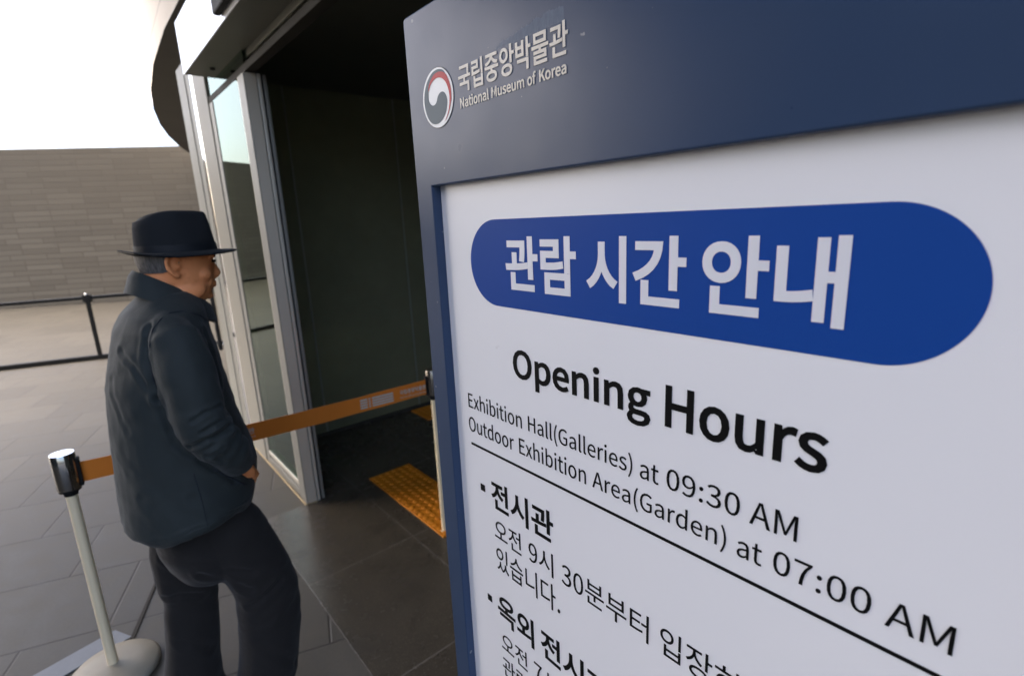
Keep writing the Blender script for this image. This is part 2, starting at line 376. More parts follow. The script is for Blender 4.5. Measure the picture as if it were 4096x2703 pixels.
# ------------------------------------------------------------------ lettering: outlines of every sign used
GLYPHS = {}
for ln in '''(338|239,-196 295,-171 239,-60 199,60 176,184 168,311 176,437 199,561 239,681 295,792 239,818 177,703 131,582 102,452 92,311 102,170 131,40 177,-82
)338|99,-196 161,-82 207,40 236,170 246,311 236,452 207,582 161,703 99,818 42,792 98,681 139,561 163,437 171,311 163,184 139,60 98,-60 42,-171
.278|139,-13 172,-4 196,20 205,56 196,93 172,117 139,126 105,117 82,93 73,56 82,20 105,-4
0555|278,-13 372,11 444,82 490,201 506,369 490,535 444,653 372,723 278,746 183,723 112,653 66,535 50,369 66,201 112,82 183,11/278,61 205,93 156,194 138,369 156,543 205,643 278,674 351,643 400,543 418,369 400,194 351,93
3555|263,-13 383,12 467,84 499,196 478,285 423,347 344,382 344,387 413,425 458,484 474,563 446,662 371,725 260,746 182,735 115,704 56,659 105,601 150,638 201,663 257,672 323,658 366,617 381,556 362,485 298,435 178,416 178,346 313,328 385,277 406,199 387,126 335,80 257,63 183,75 124,106 76,147 29,88 86,38 162,1
7555|198,0 293,0 308,196 341,364 404,520 508,678 508,733 49,733 49,655 405,655 314,508 252,357 216,192
9555|235,-13 334,9 420,81 479,209 501,398 482,551 431,660 352,725 254,746 149,716 73,633 44,508 69,381 139,304 246,278 307,289 365,320 415,367 397,224 356,130 299,79 232,63 186,70 144,89 108,119 58,62 104,23 163,-3/414,444 364,388 312,356 261,346 188,366 145,423 130,508 147,596 191,654 255,675 335,649 389,571
:278|139,390 172,399 196,423 205,460 196,497 172,521 139,530 105,521 82,497 73,460 82,423 105,399/139,-13 172,-4 196,20 205,56 196,93 172,117 139,126 105,117 82,93 73,56 82,20 105,-4
A608|4,0 97,0 168,224 436,224 506,0 604,0 355,733 252,733/191,297 227,410 252,492 277,574 300,658 304,658 328,575 352,492 378,410 413,297
E589|101,0 534,0 534,79 193,79 193,346 471,346 471,425 193,425 193,655 523,655 523,733 101,733
G689|389,-13 481,-2 557,28 615,72 615,380 374,380 374,303 530,303 530,111 495,88 449,73 398,68 294,89 217,149 169,244 153,369 170,493 220,586 297,645 397,665 462,656 514,631 555,596 605,656 554,699 485,733 394,746 260,720 153,645 83,526 58,366 83,206 151,87 256,13
H728|101,0 193,0 193,346 535,346 535,0 628,0 628,733 535,733 535,426 193,426 193,733 101,733
K646|101,0 193,0 193,232 319,382 539,0 642,0 377,455 607,733 502,733 195,365 193,365 193,733 101,733
M812|101,0 184,0 184,406 182,476 178,552 172,622 176,622 235,455 374,74 436,74 574,455 633,622 637,622 632,552 627,476 625,406 625,0 711,0 711,733 600,733 460,341 444,291 427,239 409,188 405,188 388,239 370,291 352,341 212,733 101,733
N723|101,0 188,0 188,385 186,462 182,539 177,614 181,614 260,463 527,0 622,0 622,733 534,733 534,352 536,274 541,196 547,120 542,120 463,271 195,733 101,733
O742|371,-13 498,14 597,90 661,210 684,369 661,527 597,646 498,720 371,746 245,720 146,646 81,527 58,369 81,210 146,90 245,14/371,68 281,89 213,150 169,245 153,369 169,493 213,586 281,645 371,665 461,645 530,586 574,493 589,369 574,245 530,150 461,89
a563|217,-13 282,-2 342,26 397,65 400,65 408,0 483,0 483,334 464,452 403,529 295,557 212,546 139,519 82,486 117,423 164,451 219,473 280,481 349,461 383,411 392,344 243,318 139,277 79,219 59,141 80,58 136,5/243,61 194,70 160,97 147,147 170,209 247,254 392,283 392,132 341,93 293,69
b618|331,-13 420,7 496,64 548,156 567,280 553,394 512,482 444,538 351,557 291,547 233,520 180,481 184,578 184,796 92,796 92,0 165,0 173,56 177,56 227,19 279,-5/316,64 276,69 231,87 184,120 184,406 234,447 282,472 328,480 412,455 458,385 472,279 452,164 397,90
d620|277,-13 339,-2 395,25 442,64 445,64 453,0 528,0 528,796 436,796 436,587 441,494 394,528 346,550 288,557 199,537 124,480 72,390 53,271 69,150 114,61 185,6/297,64 216,89 165,160 147,272 168,381 225,454 304,480 348,474 392,456 436,423 436,138 391,97 345,72
e554|312,-13 380,-6 439,14 490,42 458,103 416,80 372,65 322,60 231,84 169,149 142,250 508,250 510,265 512,283 512,302 487,437 413,526 295,557 205,537 127,481 73,390 52,271 72,151 128,62 210,6/141,315 169,407 225,464 297,484 370,465 416,408 432,315
f325|33,469 107,469 107,0 198,0 198,469 313,469 313,543 198,543 198,629 206,688 232,724 275,736 295,735 316,730 336,721 356,792 329,801 298,807 265,809 176,787 124,726 107,630 107,543 33,538
g564|275,-250 421,-224 516,-156 550,-62 529,11 466,54 361,67 254,67 197,75 167,96 159,126 164,152 176,173 194,191 220,181 247,174 274,172 376,195 446,261 473,361 468,406 452,443 429,473 540,473 540,543 351,543 330,550 304,555 274,557 173,533 99,466 71,363 81,303 108,253 142,217 142,213 114,188 91,154 82,112 89,74 106,44 131,23 131,18 88,-17 60,-59 51,-105 80,-184 158,-233/274,234 217,250 175,295 159,363 175,432 216,475 274,490 333,475 375,432 390,363 374,295 332,250/288,-187 203,-175 150,-142 131,-92 137,-61 154,-29 186,0 210,-5 234,-7 256,-8 350,-8 411,-15 448,-36 460,-77 439,-130 379,-171
h607|92,0 184,0 184,394 234,440 281,468 332,477 391,462 424,415 435,332 435,0 526,0 526,344 508,461 454,533 360,557 292,545 233,512 180,466 184,578 184,796 92,796
i275|92,0 184,0 184,543 92,543/138,655 170,663 191,684 199,716 191,747 170,768 138,775 106,768 86,747 78,716 86,684 106,663
l284|188,-13 210,-12 227,-9 241,-5 228,65 220,64 214,63 209,63 196,67 187,79 184,102 184,796 92,796 92,108 102,42 133,1
m926|92,0 184,0 184,394 232,441 278,468 320,477 377,462 410,415 421,332 421,0 512,0 512,394 561,441 606,468 649,477 706,462 739,415 750,332 750,0 841,0 841,344 823,461 769,533 677,557 613,544 554,507 497,453 467,509 418,544 347,557 285,545 229,511 178,464 176,464 167,543 92,543
n610|92,0 184,0 184,394 234,440 281,468 332,477 391,462 424,415 435,332 435,0 526,0 526,344 508,461 454,533 360,557 291,545 231,511 178,464 176,464 167,543 92,543
o606|303,-13 398,6 479,62 534,151 554,271 534,392 479,482 398,538 303,557 208,538 128,482 73,392 52,271 73,151 128,62 208,6/303,63 221,89 166,162 146,271 166,381 221,454 303,480 386,454 441,381 461,271 441,162 386,89
p620|92,-229 184,-229 184,-45 181,50 231,15 281,-6 331,-13 420,7 496,64 548,156 567,280 553,394 512,482 444,538 351,557 289,546 231,518 178,480 176,480 167,543 92,543/316,64 277,69 232,87 184,120 184,406 235,447 282,472 328,480 412,455 458,385 472,279 452,164 397,90
r388|92,0 184,0 184,349 225,423 273,463 320,475 340,474 356,471 373,466 390,545 373,552 354,556 332,557 274,543 222,504 178,444 176,444 167,543 92,543
s468|234,-13 342,9 409,67 431,148 406,230 344,280 266,313 209,336 166,365 149,407 160,447 193,475 250,486 295,480 335,463 373,438 417,495 370,526 313,549 249,557 148,536 84,481 62,403 86,327 145,279 220,246 279,222 325,189 344,143 332,100 297,70 237,58 177,66 125,89 76,123 32,62 90,23 159,-3
t377|262,-13 297,-10 331,-3 363,7 345,76 325,69 304,63 283,61 233,73 207,109 199,165 199,469 347,469 347,543 199,543 199,696 123,696 113,543 27,538 27,469 108,469 108,168 122,73 171,10
u607|251,-13 319,-1 378,33 430,85 433,85 440,0 516,0 516,543 425,543 425,158 376,106 330,76 278,66 220,81 187,128 176,210 176,543 84,543 84,199 102,82 157,11
x498|15,0 111,0 184,127 203,160 221,192 239,224 244,224 265,192 284,160 303,127 383,0 483,0 304,274 469,543 374,543 307,424 291,394 275,364 259,333 254,333 236,364 218,394 201,424 128,543 29,543 194,283
간920|668,827 668,166 752,166 752,483 885,483 885,553 752,553 752,827/88,757 88,688 419,688 405,622 377,561 335,504 281,453 215,408 138,368 51,336 86,269 191,310 284,361 362,422 425,493 471,572 499,661 509,757/188,233 188,-58 791,-58 791,10 271,10 271,233
관920|99,757 99,688 466,688 466,663 465,634 463,604 460,570 456,533 450,493 442,449 524,441 533,490 539,536 543,578 545,616 547,651 547,682 547,709 547,757/53,290 124,290 201,292 282,294 365,299 450,305 534,314 615,326 610,387 570,382 529,377 487,373 445,370 402,367 360,365 317,363 317,555 235,555 235,360 206,359 177,359 149,358 122,358 95,358 69,358 44,358/670,827 670,146 754,146 754,463 883,463 883,533 754,533 754,827/182,208 182,-58 783,-58 783,10 265,10 265,208
국920|135,228 135,161 686,161 686,-78 769,-78 769,228 500,228 500,393 870,393 870,461 741,461 750,506 756,547 760,586 762,622 764,656 764,688 764,718 764,784 154,784 154,716 682,716 682,686 682,655 680,621 678,585 673,547 667,506 658,461 50,461 50,393 417,393 417,228
내920|531,807 531,-31 609,-31 609,390 736,390 736,-78 816,-78 816,827 736,827 736,459 609,459 609,807/94,229 94,156 151,156 193,156 237,158 281,160 327,164 375,169 424,176 476,185 466,258 421,250 377,243 335,238 294,234 254,231 215,230 177,229 177,718 94,718
니920|708,827 708,-78 790,-78 790,827/107,227 107,155 181,155 242,156 304,158 366,162 429,168 493,176 558,186 625,199 614,269 551,257 489,248 427,240 367,234 307,230 248,228 189,227 189,738 107,738
다920|662,827 662,-79 745,-79 745,401 893,401 893,470 745,470 745,827/89,739 89,147 160,147 230,147 295,149 356,151 414,155 472,160 529,168 588,177 578,248 522,239 468,231 413,226 357,222 299,219 237,218 171,217 171,671 508,671 508,739
람920|182,243 182,-66 752,-66 752,243/671,177 671,2 263,2 263,177/669,826 669,287 752,287 752,525 886,525 886,595 752,595 752,826/87,778 87,710 413,710 413,593 89,593 89,334 160,334 229,334 294,336 355,338 414,342 472,347 530,355 590,364 582,431 524,422 468,416 412,410 356,407 298,405 236,403 171,403 171,529 494,529 494,778
립920|708,826 708,329 791,329 791,826/207,284 207,-66 791,-66 791,284 709,284 709,178 289,178 289,284/289,112 709,112 709,2 289,2/95,783 95,715 424,715 424,602 97,602 97,348 170,348 239,348 304,350 366,352 426,356 486,361 547,368 609,377 599,445 539,436 481,429 424,424 366,421 307,418 244,417 178,417 178,537 505,537 505,783
물920|156,797 156,521 761,521 761,797/679,731 679,587 237,587 237,731/151,-3 151,-68 789,-68 789,-3 232,-3 232,87 762,87 762,291 499,291 499,379 867,379 867,446 50,446 50,379 416,379 416,291 149,291 149,227 681,227 681,148 151,148
박920|164,233 164,165 669,165 669,-78 752,-78 752,233/87,770 87,342 506,342 506,770 424,770 424,629 169,629 169,770/169,563 424,563 424,409 169,409/669,827 669,281 752,281 752,523 885,523 885,592 752,592 752,827
부920|153,790 153,399 765,399 765,790 682,790 682,666 235,666 235,790/235,599 682,599 682,467 235,467/49,291 49,224 416,224 416,-78 498,-78 498,224 869,224 869,291
분920|158,798 158,436 760,436 760,798 678,798 678,683 240,683 240,798/240,619 678,619 678,503 240,503/49,349 49,282 424,282 424,107 506,107 506,282 869,282 869,349/153,188 153,-58 778,-58 778,10 235,10 235,188
수920|416,795 416,744 407,691 381,641 341,595 289,556 228,523 162,498 92,483 125,416 185,429 243,449 298,474 348,505 393,541 431,582 460,627 490,582 527,541 572,505 622,474 677,449 734,429 794,416 827,483 758,499 691,523 630,556 578,596 538,642 512,691 502,744 502,795/50,318 50,249 416,249 416,-78 498,-78 498,249 867,249 867,318
습920|153,284 153,-66 760,-66 760,284 678,284 678,180 235,180 235,284/235,115 678,115 678,1 235,1/50,415 50,347 867,347 867,415/416,817 416,776 407,729 381,684 341,644 290,609 231,580 165,558 96,544 127,478 187,490 244,508 299,531 349,559 393,592 430,629 459,670 488,629 525,592 569,559 619,531 673,508 731,490 790,478 820,544 752,558 687,580 627,609 576,645 536,685 510,730 501,776 501,817
시920|707,827 707,-79 790,-79 790,827/288,749 288,587 282,514 264,442 235,374 197,312 152,257 101,212 45,179 96,110 140,136 182,170 220,209 254,253 285,303 310,356 331,413 352,359 377,309 408,263 442,221 479,184 519,153 562,128 612,194 557,226 506,270 461,322 424,382 396,448 378,517 371,587 371,749
실920|708,827 708,359 790,359 790,827/209,-1 209,-68 822,-68 822,-1 289,-1 289,95 791,95 791,313 206,313 206,247 709,247 709,158 209,158/285,801 285,732 280,677 263,624 238,574 203,529 161,490 112,458 56,433 98,367 142,386 183,411 221,439 254,472 284,509 308,548 328,591 348,551 373,514 402,481 435,451 472,424 513,402 556,384 597,449 542,472 493,502 451,539 417,582 391,629 375,679 369,732 369,801
안920|302,763 247,758 197,742 153,717 117,683 89,642 72,594 66,540 72,487 89,439 117,398 153,364 197,339 247,323 302,317 358,323 408,339 452,364 488,398 515,439 532,487 538,540 532,594 515,642 488,683 452,717 408,742 358,758/302,691 339,688 372,677 401,660 425,637 443,609 454,577 458,540 454,504 443,472 425,444 401,421 372,404 339,394 302,390 266,394 233,404 205,421 181,444 163,472 151,504 147,540 151,577 163,609 181,637 205,660 233,677 266,688/669,827 669,161 752,161 752,483 885,483 885,552 752,552 752,827/189,229 189,-58 792,-58 792,10 271,10 271,229
앙920|302,773 246,768 196,753 152,729 116,697 89,658 72,612 66,560 72,509 89,463 116,423 152,391 196,367 246,352 302,347 358,352 409,367 453,391 488,423 515,463 532,509 538,560 532,612 515,658 488,697 453,729 409,753 358,768/302,703 339,700 372,690 401,673 425,652 443,625 454,595 458,560 454,525 443,495 425,468 401,447 372,431 339,421 302,417 265,421 232,431 204,447 180,468 162,495 151,525 147,560 151,595 162,625 180,652 204,673 232,690 265,700/464,263 390,259 325,248 270,230 225,205 193,174 173,136 166,93 173,50 193,13 225,-18 270,-43 325,-61 390,-72 464,-76 538,-72 603,-61 658,-43 701,-18 734,13 753,50 760,93 753,136 734,174 701,205 658,230 603,248 538,259/464,196 518,194 565,187 605,176 637,161 660,142 674,119 679,93 674,67 660,44 637,26 605,11 565,0 518,-7 464,-9 410,-7 363,0 323,11 291,26 267,44 253,67 248,93 253,119 267,142 291,161 323,176 363,187 410,194/669,827 669,291 752,291 752,532 885,532 885,601 752,601 752,827
여920|291,683 327,678 358,661 386,634 408,598 424,554 435,501 438,442 435,382 424,330 408,285 386,249 358,222 327,206 291,200 256,206 225,222 198,249 175,285 159,330 149,382 145,442 149,501 159,554 175,598 198,634 225,661 256,678/503,557 712,557 712,339 506,339 510,358 513,378 515,399 516,420 516,442 516,467 514,491 512,514 508,536/712,827 712,625 480,625 462,659 440,688 416,712 388,732 358,746 326,754 291,757 237,750 189,728 147,694 113,647 88,589 72,520 66,442 72,364 88,295 113,237 147,190 189,155 237,133 291,126 327,129 361,139 392,154 421,175 446,202 468,234 486,271 712,271 712,-79 794,-79 794,827
오920|458,701 517,697 571,685 617,666 655,641 683,610 701,573 707,531 701,489 683,452 655,420 617,395 571,376 517,364 458,360 399,364 346,376 300,395 263,420 234,452 216,489 210,531 216,573 234,610 263,641 300,666 346,685 399,697/50,107 50,38 870,38 870,107 499,107 499,295 568,305 630,324 684,351 727,386 760,428 780,477 787,531 779,589 755,641 718,685 668,720 607,746 537,763 458,768 380,763 310,746 249,720 199,685 162,641 138,589 130,531 137,477 157,428 190,386 233,351 286,324 348,305 417,295 417,107
옥920|458,739 516,737 567,730 610,718 645,702 670,682 686,658 691,630 686,603 670,579 645,559 610,543 567,531 516,524 458,521 400,524 349,531 306,543 272,559 246,579 230,603 225,630 230,658 246,682 272,702 306,718 349,730 400,737/141,214 141,147 683,147 683,-78 766,-78 766,214/50,367 50,300 867,300 867,367 500,367 500,456 569,463 629,477 680,496 721,522 751,553 770,589 776,630 769,675 747,713 712,746 665,772 607,791 537,802 458,806 379,802 310,791 251,772 204,746 169,713 147,675 140,630 146,589 165,553 195,522 236,496 287,477 348,463 417,456 417,367
외920|343,696 381,693 416,683 446,668 470,646 489,620 500,590 504,555 500,521 489,491 470,465 446,444 416,428 381,418 343,414 305,418 271,428 241,444 216,465 198,491 186,521 182,555 186,590 198,620 216,646 241,668 271,683 305,693/704,827 704,-79 787,-79 787,827/66,118 139,118 217,119 301,121 387,126 475,133 564,143 652,157 645,218 609,213 572,208 535,204 497,201 460,198 422,195 384,193 384,346 433,356 476,374 513,399 544,430 566,467 580,509 585,555 579,607 562,653 534,692 498,724 453,748 401,763 343,768 285,763 233,748 188,724 151,692 124,653 106,607 100,555 105,509 119,467 142,430 172,399 209,374 252,356 301,346 301,190 263,189 226,188 190,188 155,187 120,187 87,187 55,187
입920|708,827 708,341 791,341 791,827/209,296 209,-66 791,-66 791,296 709,296 709,187 290,187 290,296/290,121 709,121 709,2 290,2/306,784 250,779 200,765 156,741 120,710 93,671 76,626 70,575 76,525 93,480 120,442 156,410 200,387 250,372 306,367 362,372 413,387 457,410 492,442 519,480 536,525 542,575 536,626 519,671 492,710 457,741 413,765 362,779/306,714 343,711 376,701 405,685 428,664 446,639 457,609 461,575 457,542 446,512 428,486 405,465 376,449 343,440 306,436 269,440 236,449 207,465 184,486 166,512 155,542 151,575 155,609 166,639 184,664 207,685 236,701 269,711
있920|708,826 708,310 791,310 791,826/306,774 250,769 200,754 156,730 120,699 93,659 76,614 70,562 76,512 93,466 120,427 156,396 200,372 250,357 306,352 362,357 413,372 457,396 492,427 519,466 536,512 542,562 536,614 519,659 492,699 457,730 413,754 362,769/306,704 343,701 376,691 405,675 428,653 446,627 457,597 461,562 457,528 446,498 428,472 405,451 376,435 343,425 306,421 269,425 236,435 207,451 184,472 166,498 155,528 151,562 155,597 166,627 184,653 207,675 236,691 269,701/610,270 610,222 608,191 600,158 586,125 568,92 544,61 515,33 481,8 448,31 419,58 396,88 378,120 365,153 358,188 355,222 355,270 275,270 275,222 271,184 259,147 240,110 213,75 180,44 140,17 94,-4 135,-65 170,-50 203,-31 232,-9 257,16 280,43 299,71 314,102 327,70 344,40 365,12 389,-13 416,-37 448,-57 483,-73 517,-56 548,-35 575,-12 598,15 619,43 636,74 649,105 664,73 683,44 706,16 732,-9 762,-31 795,-50 831,-65 872,-4 826,16 786,41 753,72 726,106 707,143 695,182 691,222 691,270
장920|464,257 389,253 324,243 269,225 225,200 193,170 173,133 166,91 173,49 193,12 225,-19 269,-43 324,-61 389,-72 464,-76 539,-72 603,-61 658,-43 702,-19 734,12 754,49 760,91 754,133 734,170 702,200 658,225 603,243 539,253/464,191 518,189 565,182 605,172 637,157 660,138 674,116 679,91 674,65 660,43 637,24 605,10 565,-1 518,-8 464,-10 410,-8 363,-1 323,10 291,24 267,43 253,65 248,91 253,116 267,138 291,157 323,172 363,182 410,189/71,760 71,692 273,692 273,656 268,602 252,550 227,501 193,458 151,419 101,387 46,363 88,297 133,316 174,340 211,368 244,401 273,437 297,476 316,519 335,482 359,447 386,416 418,387 454,362 493,341 535,324 574,389 521,412 473,441 433,476 400,516 376,560 361,608 356,657 356,692 555,692 555,760/669,827 669,282 752,282 752,528 885,528 885,597 752,597 752,827
전920|711,826 711,577 529,577 529,509 711,509 711,163 794,163 794,826/217,222 217,-58 819,-58 819,10 299,10 299,222/79,753 79,685 280,685 280,641 275,587 259,534 233,485 199,441 157,402 108,370 53,345 96,278 140,298 181,322 218,351 251,385 280,421 304,461 323,504 342,465 366,429 394,396 425,366 461,340 499,317 541,299 583,365 530,389 482,420 442,457 409,498 385,544 369,592 364,641 364,685 562,685 562,753
중920|458,177 515,175 565,169 606,159 640,145 664,128 679,107 684,83 679,59 664,38 640,20 606,7 565,-4 515,-10 458,-12 401,-10 351,-4 310,7 276,20 252,38 237,59 232,83 237,107 252,128 276,145 310,159 351,169 401,175/50,404 50,336 417,336 417,241 349,235 290,223 240,205 201,183 172,155 154,121 148,83 155,42 176,7 209,-22 255,-46 312,-62 380,-73 458,-76 536,-73 604,-62 661,-46 706,-22 740,7 760,42 767,83 761,121 744,155 715,183 675,205 626,223 567,235 499,241 499,336 867,336 867,404/125,785 125,718 405,718 394,677 368,639 330,606 281,577 225,553 162,535 96,524 125,458 188,469 248,485 304,507 354,534 397,566 432,602 458,642 485,602 520,566 564,534 614,507 670,485 729,469 792,458 822,524 755,535 692,553 636,577 587,606 549,639 523,677 512,718 793,718 793,785
터920|525,486 525,418 712,418 712,-79 794,-79 794,827 712,827 712,486/92,744 92,138 160,138 230,138 294,140 354,142 410,146 465,151 518,158 573,166 564,234 513,226 462,219 410,214 357,211 301,209 240,207 174,207 174,423 470,423 470,490 174,490 174,676 510,676 510,744
하920|316,540 264,535 216,520 175,497 142,465 116,427 101,382 95,332 101,282 116,237 142,199 175,167 216,144 264,129 316,124 368,129 415,144 456,167 490,199 515,237 531,282 536,332 531,382 515,427 490,465 456,497 415,520 368,535/316,471 349,468 380,458 406,442 427,421 443,395 454,365 457,332 454,299 443,269 427,243 406,222 380,206 349,196 316,193 282,196 252,206 226,222 204,243 188,269 178,299 174,332 178,365 188,395 204,421 226,442 252,458 282,468/663,827 663,-78 745,-78 745,386 893,386 893,455 745,455 745,827/273,816 273,682 45,682 45,614 578,614 578,682 356,682 356,816'''.split('\n'):
    hd, ol = ln[1:].split('|', 1)
    GLYPHS[ln[0]] = (int(hd), [[tuple(map(int, p.split(','))) for p in q.split(' ')] for q in ol.split('/')])
def outline(text, space=225):
    x = 0; out = []
    for ch in text:
        if ch == ' ': x += space; continue
        adv, sp = GLYPHS[ch]
        for q in sp: out.append([(px+x, py) for px, py in q])
        x += adv
    return out
def bounds(pl):
    xs = [p[0] for q in pl for p in q]; ys = [p[1] for q in pl for p in q]
    return min(xs), max(xs), min(ys), max(ys)
def fit(text, u0, u1, w1, w0):
    pl = outline(text); a, b, c, d = bounds(pl)
    sx = (u1-u0)/(b-a); sy = (w1-w0)/(d-c)
    return [[(u0+(x-a)*sx, w0+(y-c)*sy) for x, y in q] for q in pl]
def fit_em(text, u0, wbase, sx, sy):
    pl = outline(text); a = bounds(pl)[0]
    return [[(u0+(x-a)*sx, wbase+y*sy) for x, y in q] for q in pl]
def flat_mesh(polys, offset=0.0, depth=0.0):
    cu = bpy.data.curves.new("tmp", 'CURVE'); cu.dimensions = '2D'; cu.fill_mode = 'BOTH' if depth else 'FRONT'
    cu.offset = offset; cu.extrude = depth
    for q in polys:
        sp = cu.splines.new('POLY'); sp.points.add(len(q)-1); sp.use_cyclic_u = True
        for p, (x, y) in zip(sp.points, q): p.co = (x, y, 0, 1)
    o = bpy.data.objects.new("tmp", cu); C.objects.link(o); bpy.context.view_layer.update()
    me = bpy.data.meshes.new_from_object(o.evaluated_get(bpy.context.evaluated_depsgraph_get()))
    bpy.data.objects.remove(o); bpy.data.curves.remove(cu)
    return me
def upright(name, polys, y, mat, parent, offset=0.0, depth=0.0003):
    """a flat shape of (x, z) outlines standing in the plane y"""
    me = flat_mesh(polys, offset, depth)
    for v in me.vertices: x, z, t = v.co; v.co = (x, y+t, z)
    me.update()
    return link(name, me, mat, parent)
def smooth_loop(pts, k=4):
    n = len(pts); out = []
    for i in range(n):
        p0, p1, p2, p3 = (Vector(pts[(i+j-1) % n]) for j in range(4))
        for s in range(k):
            t = s/k; q = .5*((2*p1)+(p2-p0)*t+(2*p0-5*p1+4*p2-p3)*t*t+(3*p1-p0-3*p2+p3)*t**3); out.append((q.x, q.y))
    return out
def rrect(x0, x1, z0, z1, r, k=8):
    out = []
    for cx, cz, a0 in ((x1-r, z1-r, 0), (x0+r, z1-r, 90), (x0+r, z0+r, 180), (x1-r, z0+r, 270)):
        for i in range(k+1): a = R(a0+90*i/k); out.append((cx+r*math.cos(a), cz+r*math.sin(a)))
    return out

# ------------------------------------------------------------------ ground
g = MB().poly([(-160, -160, 0), (160, -160, 0), (160, 160, 0), (-160, 160, 0)]).build('plaza_ground', M['paving']); tag(g, kind='structure')
e = MB().poly([(-3.03, .581, .004), (3.2, .581, .004), (3.2, 6, .004), (-3.03, 6, .004)]).poly([(-4.0, .99, .004), (-3.031, .99, .004), (-3.031, 6, .004), (-4.0, 6, .004)]).build('entrance_floor', M['entry']); tag(e, kind='structure')

# ------------------------------------------------------------------ museum building: round drum with a deep soffit
DC, DR = (-5.3, 27.0), 26.0
bld = thing('museum_building', 'pale round stone building with dark curved soffit rising behind the entrance', 'building', (0, 0, 0))
def arc(r, a0=-62, a1=60, step=2.6):
    n = int((a1-a0)/step); return [(DC[0]+r*math.sin(R(a0+(a1-a0)*i/n)), DC[1]-r*math.cos(R(a0+(a1-a0)*i/n))) for i in range(n+1)]
A = arc(DR); B = arc(DR-.4)
mb = MB()
for i in range(len(A)-1):
    (x0, y0), (x1, y1) = A[i], A[i+1]; mb.poly([(x0, y0, 3.40), (x1, y1, 3.40), (x1, y1, 12), (x0, y0, 12)])
mb.build('fascia', M['fascia'], bld)
mb = MB(); I = arc(DR-3.2)
Kk = arc(DR-.75)
for i in range(len(A)-1):
    mb.poly([(*A[i], 3.398), (*Kk[i], 3.398), (*Kk[i+1], 3.398), (*A[i+1], 3.398)])
    mb.poly([(*Kk[i], 3.398), (*Kk[i], 3.43), (*Kk[i+1], 3.43), (*Kk[i+1], 3.398)])
    mb.poly([(*Kk[i], 3.43), (*I[i], 3.43), (*I[i+1], 3.43), (*Kk[i+1], 3.43)])
mb.build('soffit', M['soffit'], bld)
mb = MB()
for i in range(len(I)-1): mb.poly([(*I[i], 0), (*I[i+1], 0), (*I[i+1], 3.43), (*I[i], 3.43)])
mb.build('curtain_wall', M['drumglass'], bld)
mb = MB()
mb.poly([(*p, 12) for p in A]); mb.build('roof', M['fascia'], bld)
# unseen roof over the plaza, its extents shaped to shade the near paving
MB().box(-8.2, -.1, -10, 9, 5.6, 6.4).build('unseen_roof', M['soffit'], bld)
MB().box(-9.2, 7.0, -10.6, -10.0, 0, 8).build('unseen_dark_wall', M['drumglass'], bld)  # unseen dark wall behind the camera, added to darken the sign's reflections

# ------------------------------------------------------------------ far wall
wl = MB().box(-30, 14, 0, .6, 0, 3.78)
wl = wl.build('stone_wall', M['wall']); wl.location = (-18.134, -1.524, 0); wl.rotation_euler = (0, 0, math.atan2(.871, .491))
tag(wl, 'long low wall of thin brownish stone courses across the far side of the plaza', 'wall')

# ------------------------------------------------------------------ black barrier rail on the plaza
dx, dy = .318, .948
rail = thing('barrier_rail', 'low black metal barrier with top rail and floor bar out on the plaza', 'barrier', (-9.05, .10, 0), math.atan2(dy, dx))
MB().box(-16.0, 2.2, -.02, .02, .836, .880).build('top_rail', M['blackmetal'], rail, bevel=.004)
MB().box(-16.0, 2.2, -.02, .045, 0.004, .062).build('floor_bar', M['blackmetal'], rail, bevel=.004)
for k in range(8):
    s = -2.25*k
    MB().box(s-.024, s+.024, -.0165, .0165, .06, .8425).box(s-.045, s+.045, -.03, .03, .80, .90).build('post', M['blackmetal'], rail, bevel=.003)
    MB().lathe([(.018, .90), (.018, .915), (.012, .925)], 14, (s, 0)).build('post_cap', M['chrome'], rail, smooth=40)

# ------------------------------------------------------------------ entrance
ent = thing('entrance_vestibule', 'glazed museum entrance with steel door frame and white header box beside the sign', 'entrance', (0, 0, 0))
YF = .84
def pnl(x0, x1, mat, y=YF, z1=2.8, name='wall_panel'): return MB().box(x0, x1, y, 1.10, 0, z1).build(name, mat, ent, bevel=.004)
pnl(-4.68, -4.435, M['panel']); pnl(-4.425, -4.295, M['panel'], YF+.004); pnl(-4.29, -4.205, M['mirror'], YF+.002, name='polished_strip')
pnl(-4.195, -3.865, M['panelwarm'])
MB().box(-4.67, -3.87, .88, 1.095, 0.002, 2.79).build('panel_backing', M['dark'], ent)
# sidelight frame
MB().box(-3.86, -3.775, YF+.006, .94, 0, 2.43).build('frame_jamb', M['steel'], ent, bevel=.003)
MB().box(-3.775, -3.155, YF+.004, .94, 0.0, .055).box(-3.775, -3.155, YF+.010, .93, .0555, .085).build('bottom_rail', M['steel'], ent, bevel=.003)
MB().box(-3.775, -3.155, YF+.004, .93, .0855, .112).build('glazing_bead', M['steellite'], ent, bevel=.003)
st = MB().box(-3.14, -3.03, YF, .905, 0.0, 2.43).build('corner_post', M['steel'], ent, bevel=.004)
MB().box(-3.0298, -3.0268, YF+.006, .900, 0.0, 2.43).build('lit_reveal_plate', M['litreveal'], ent)  # thin plate added to lighten the post's inner face
MB().box(-3.152, -3.1405, YF+.002, .86, 0.08, 2.43).build('glazing_bead', M['steellite'], ent, bevel=.002)
MB().box(-3.06, -3.026, .9065, .924, 0.0, 2.43).build('door_track', M['steellite'], ent, bevel=.003)
MB().box(-3.07, -3.036, .9245, .9345, 0.0, 2.43).build('track_gap', M['dark'], ent)
MB().box(-3.06, -3.028, .935, .952, 0.0, 2.43).build('door_edge', M['steel'], ent, bevel=.003)
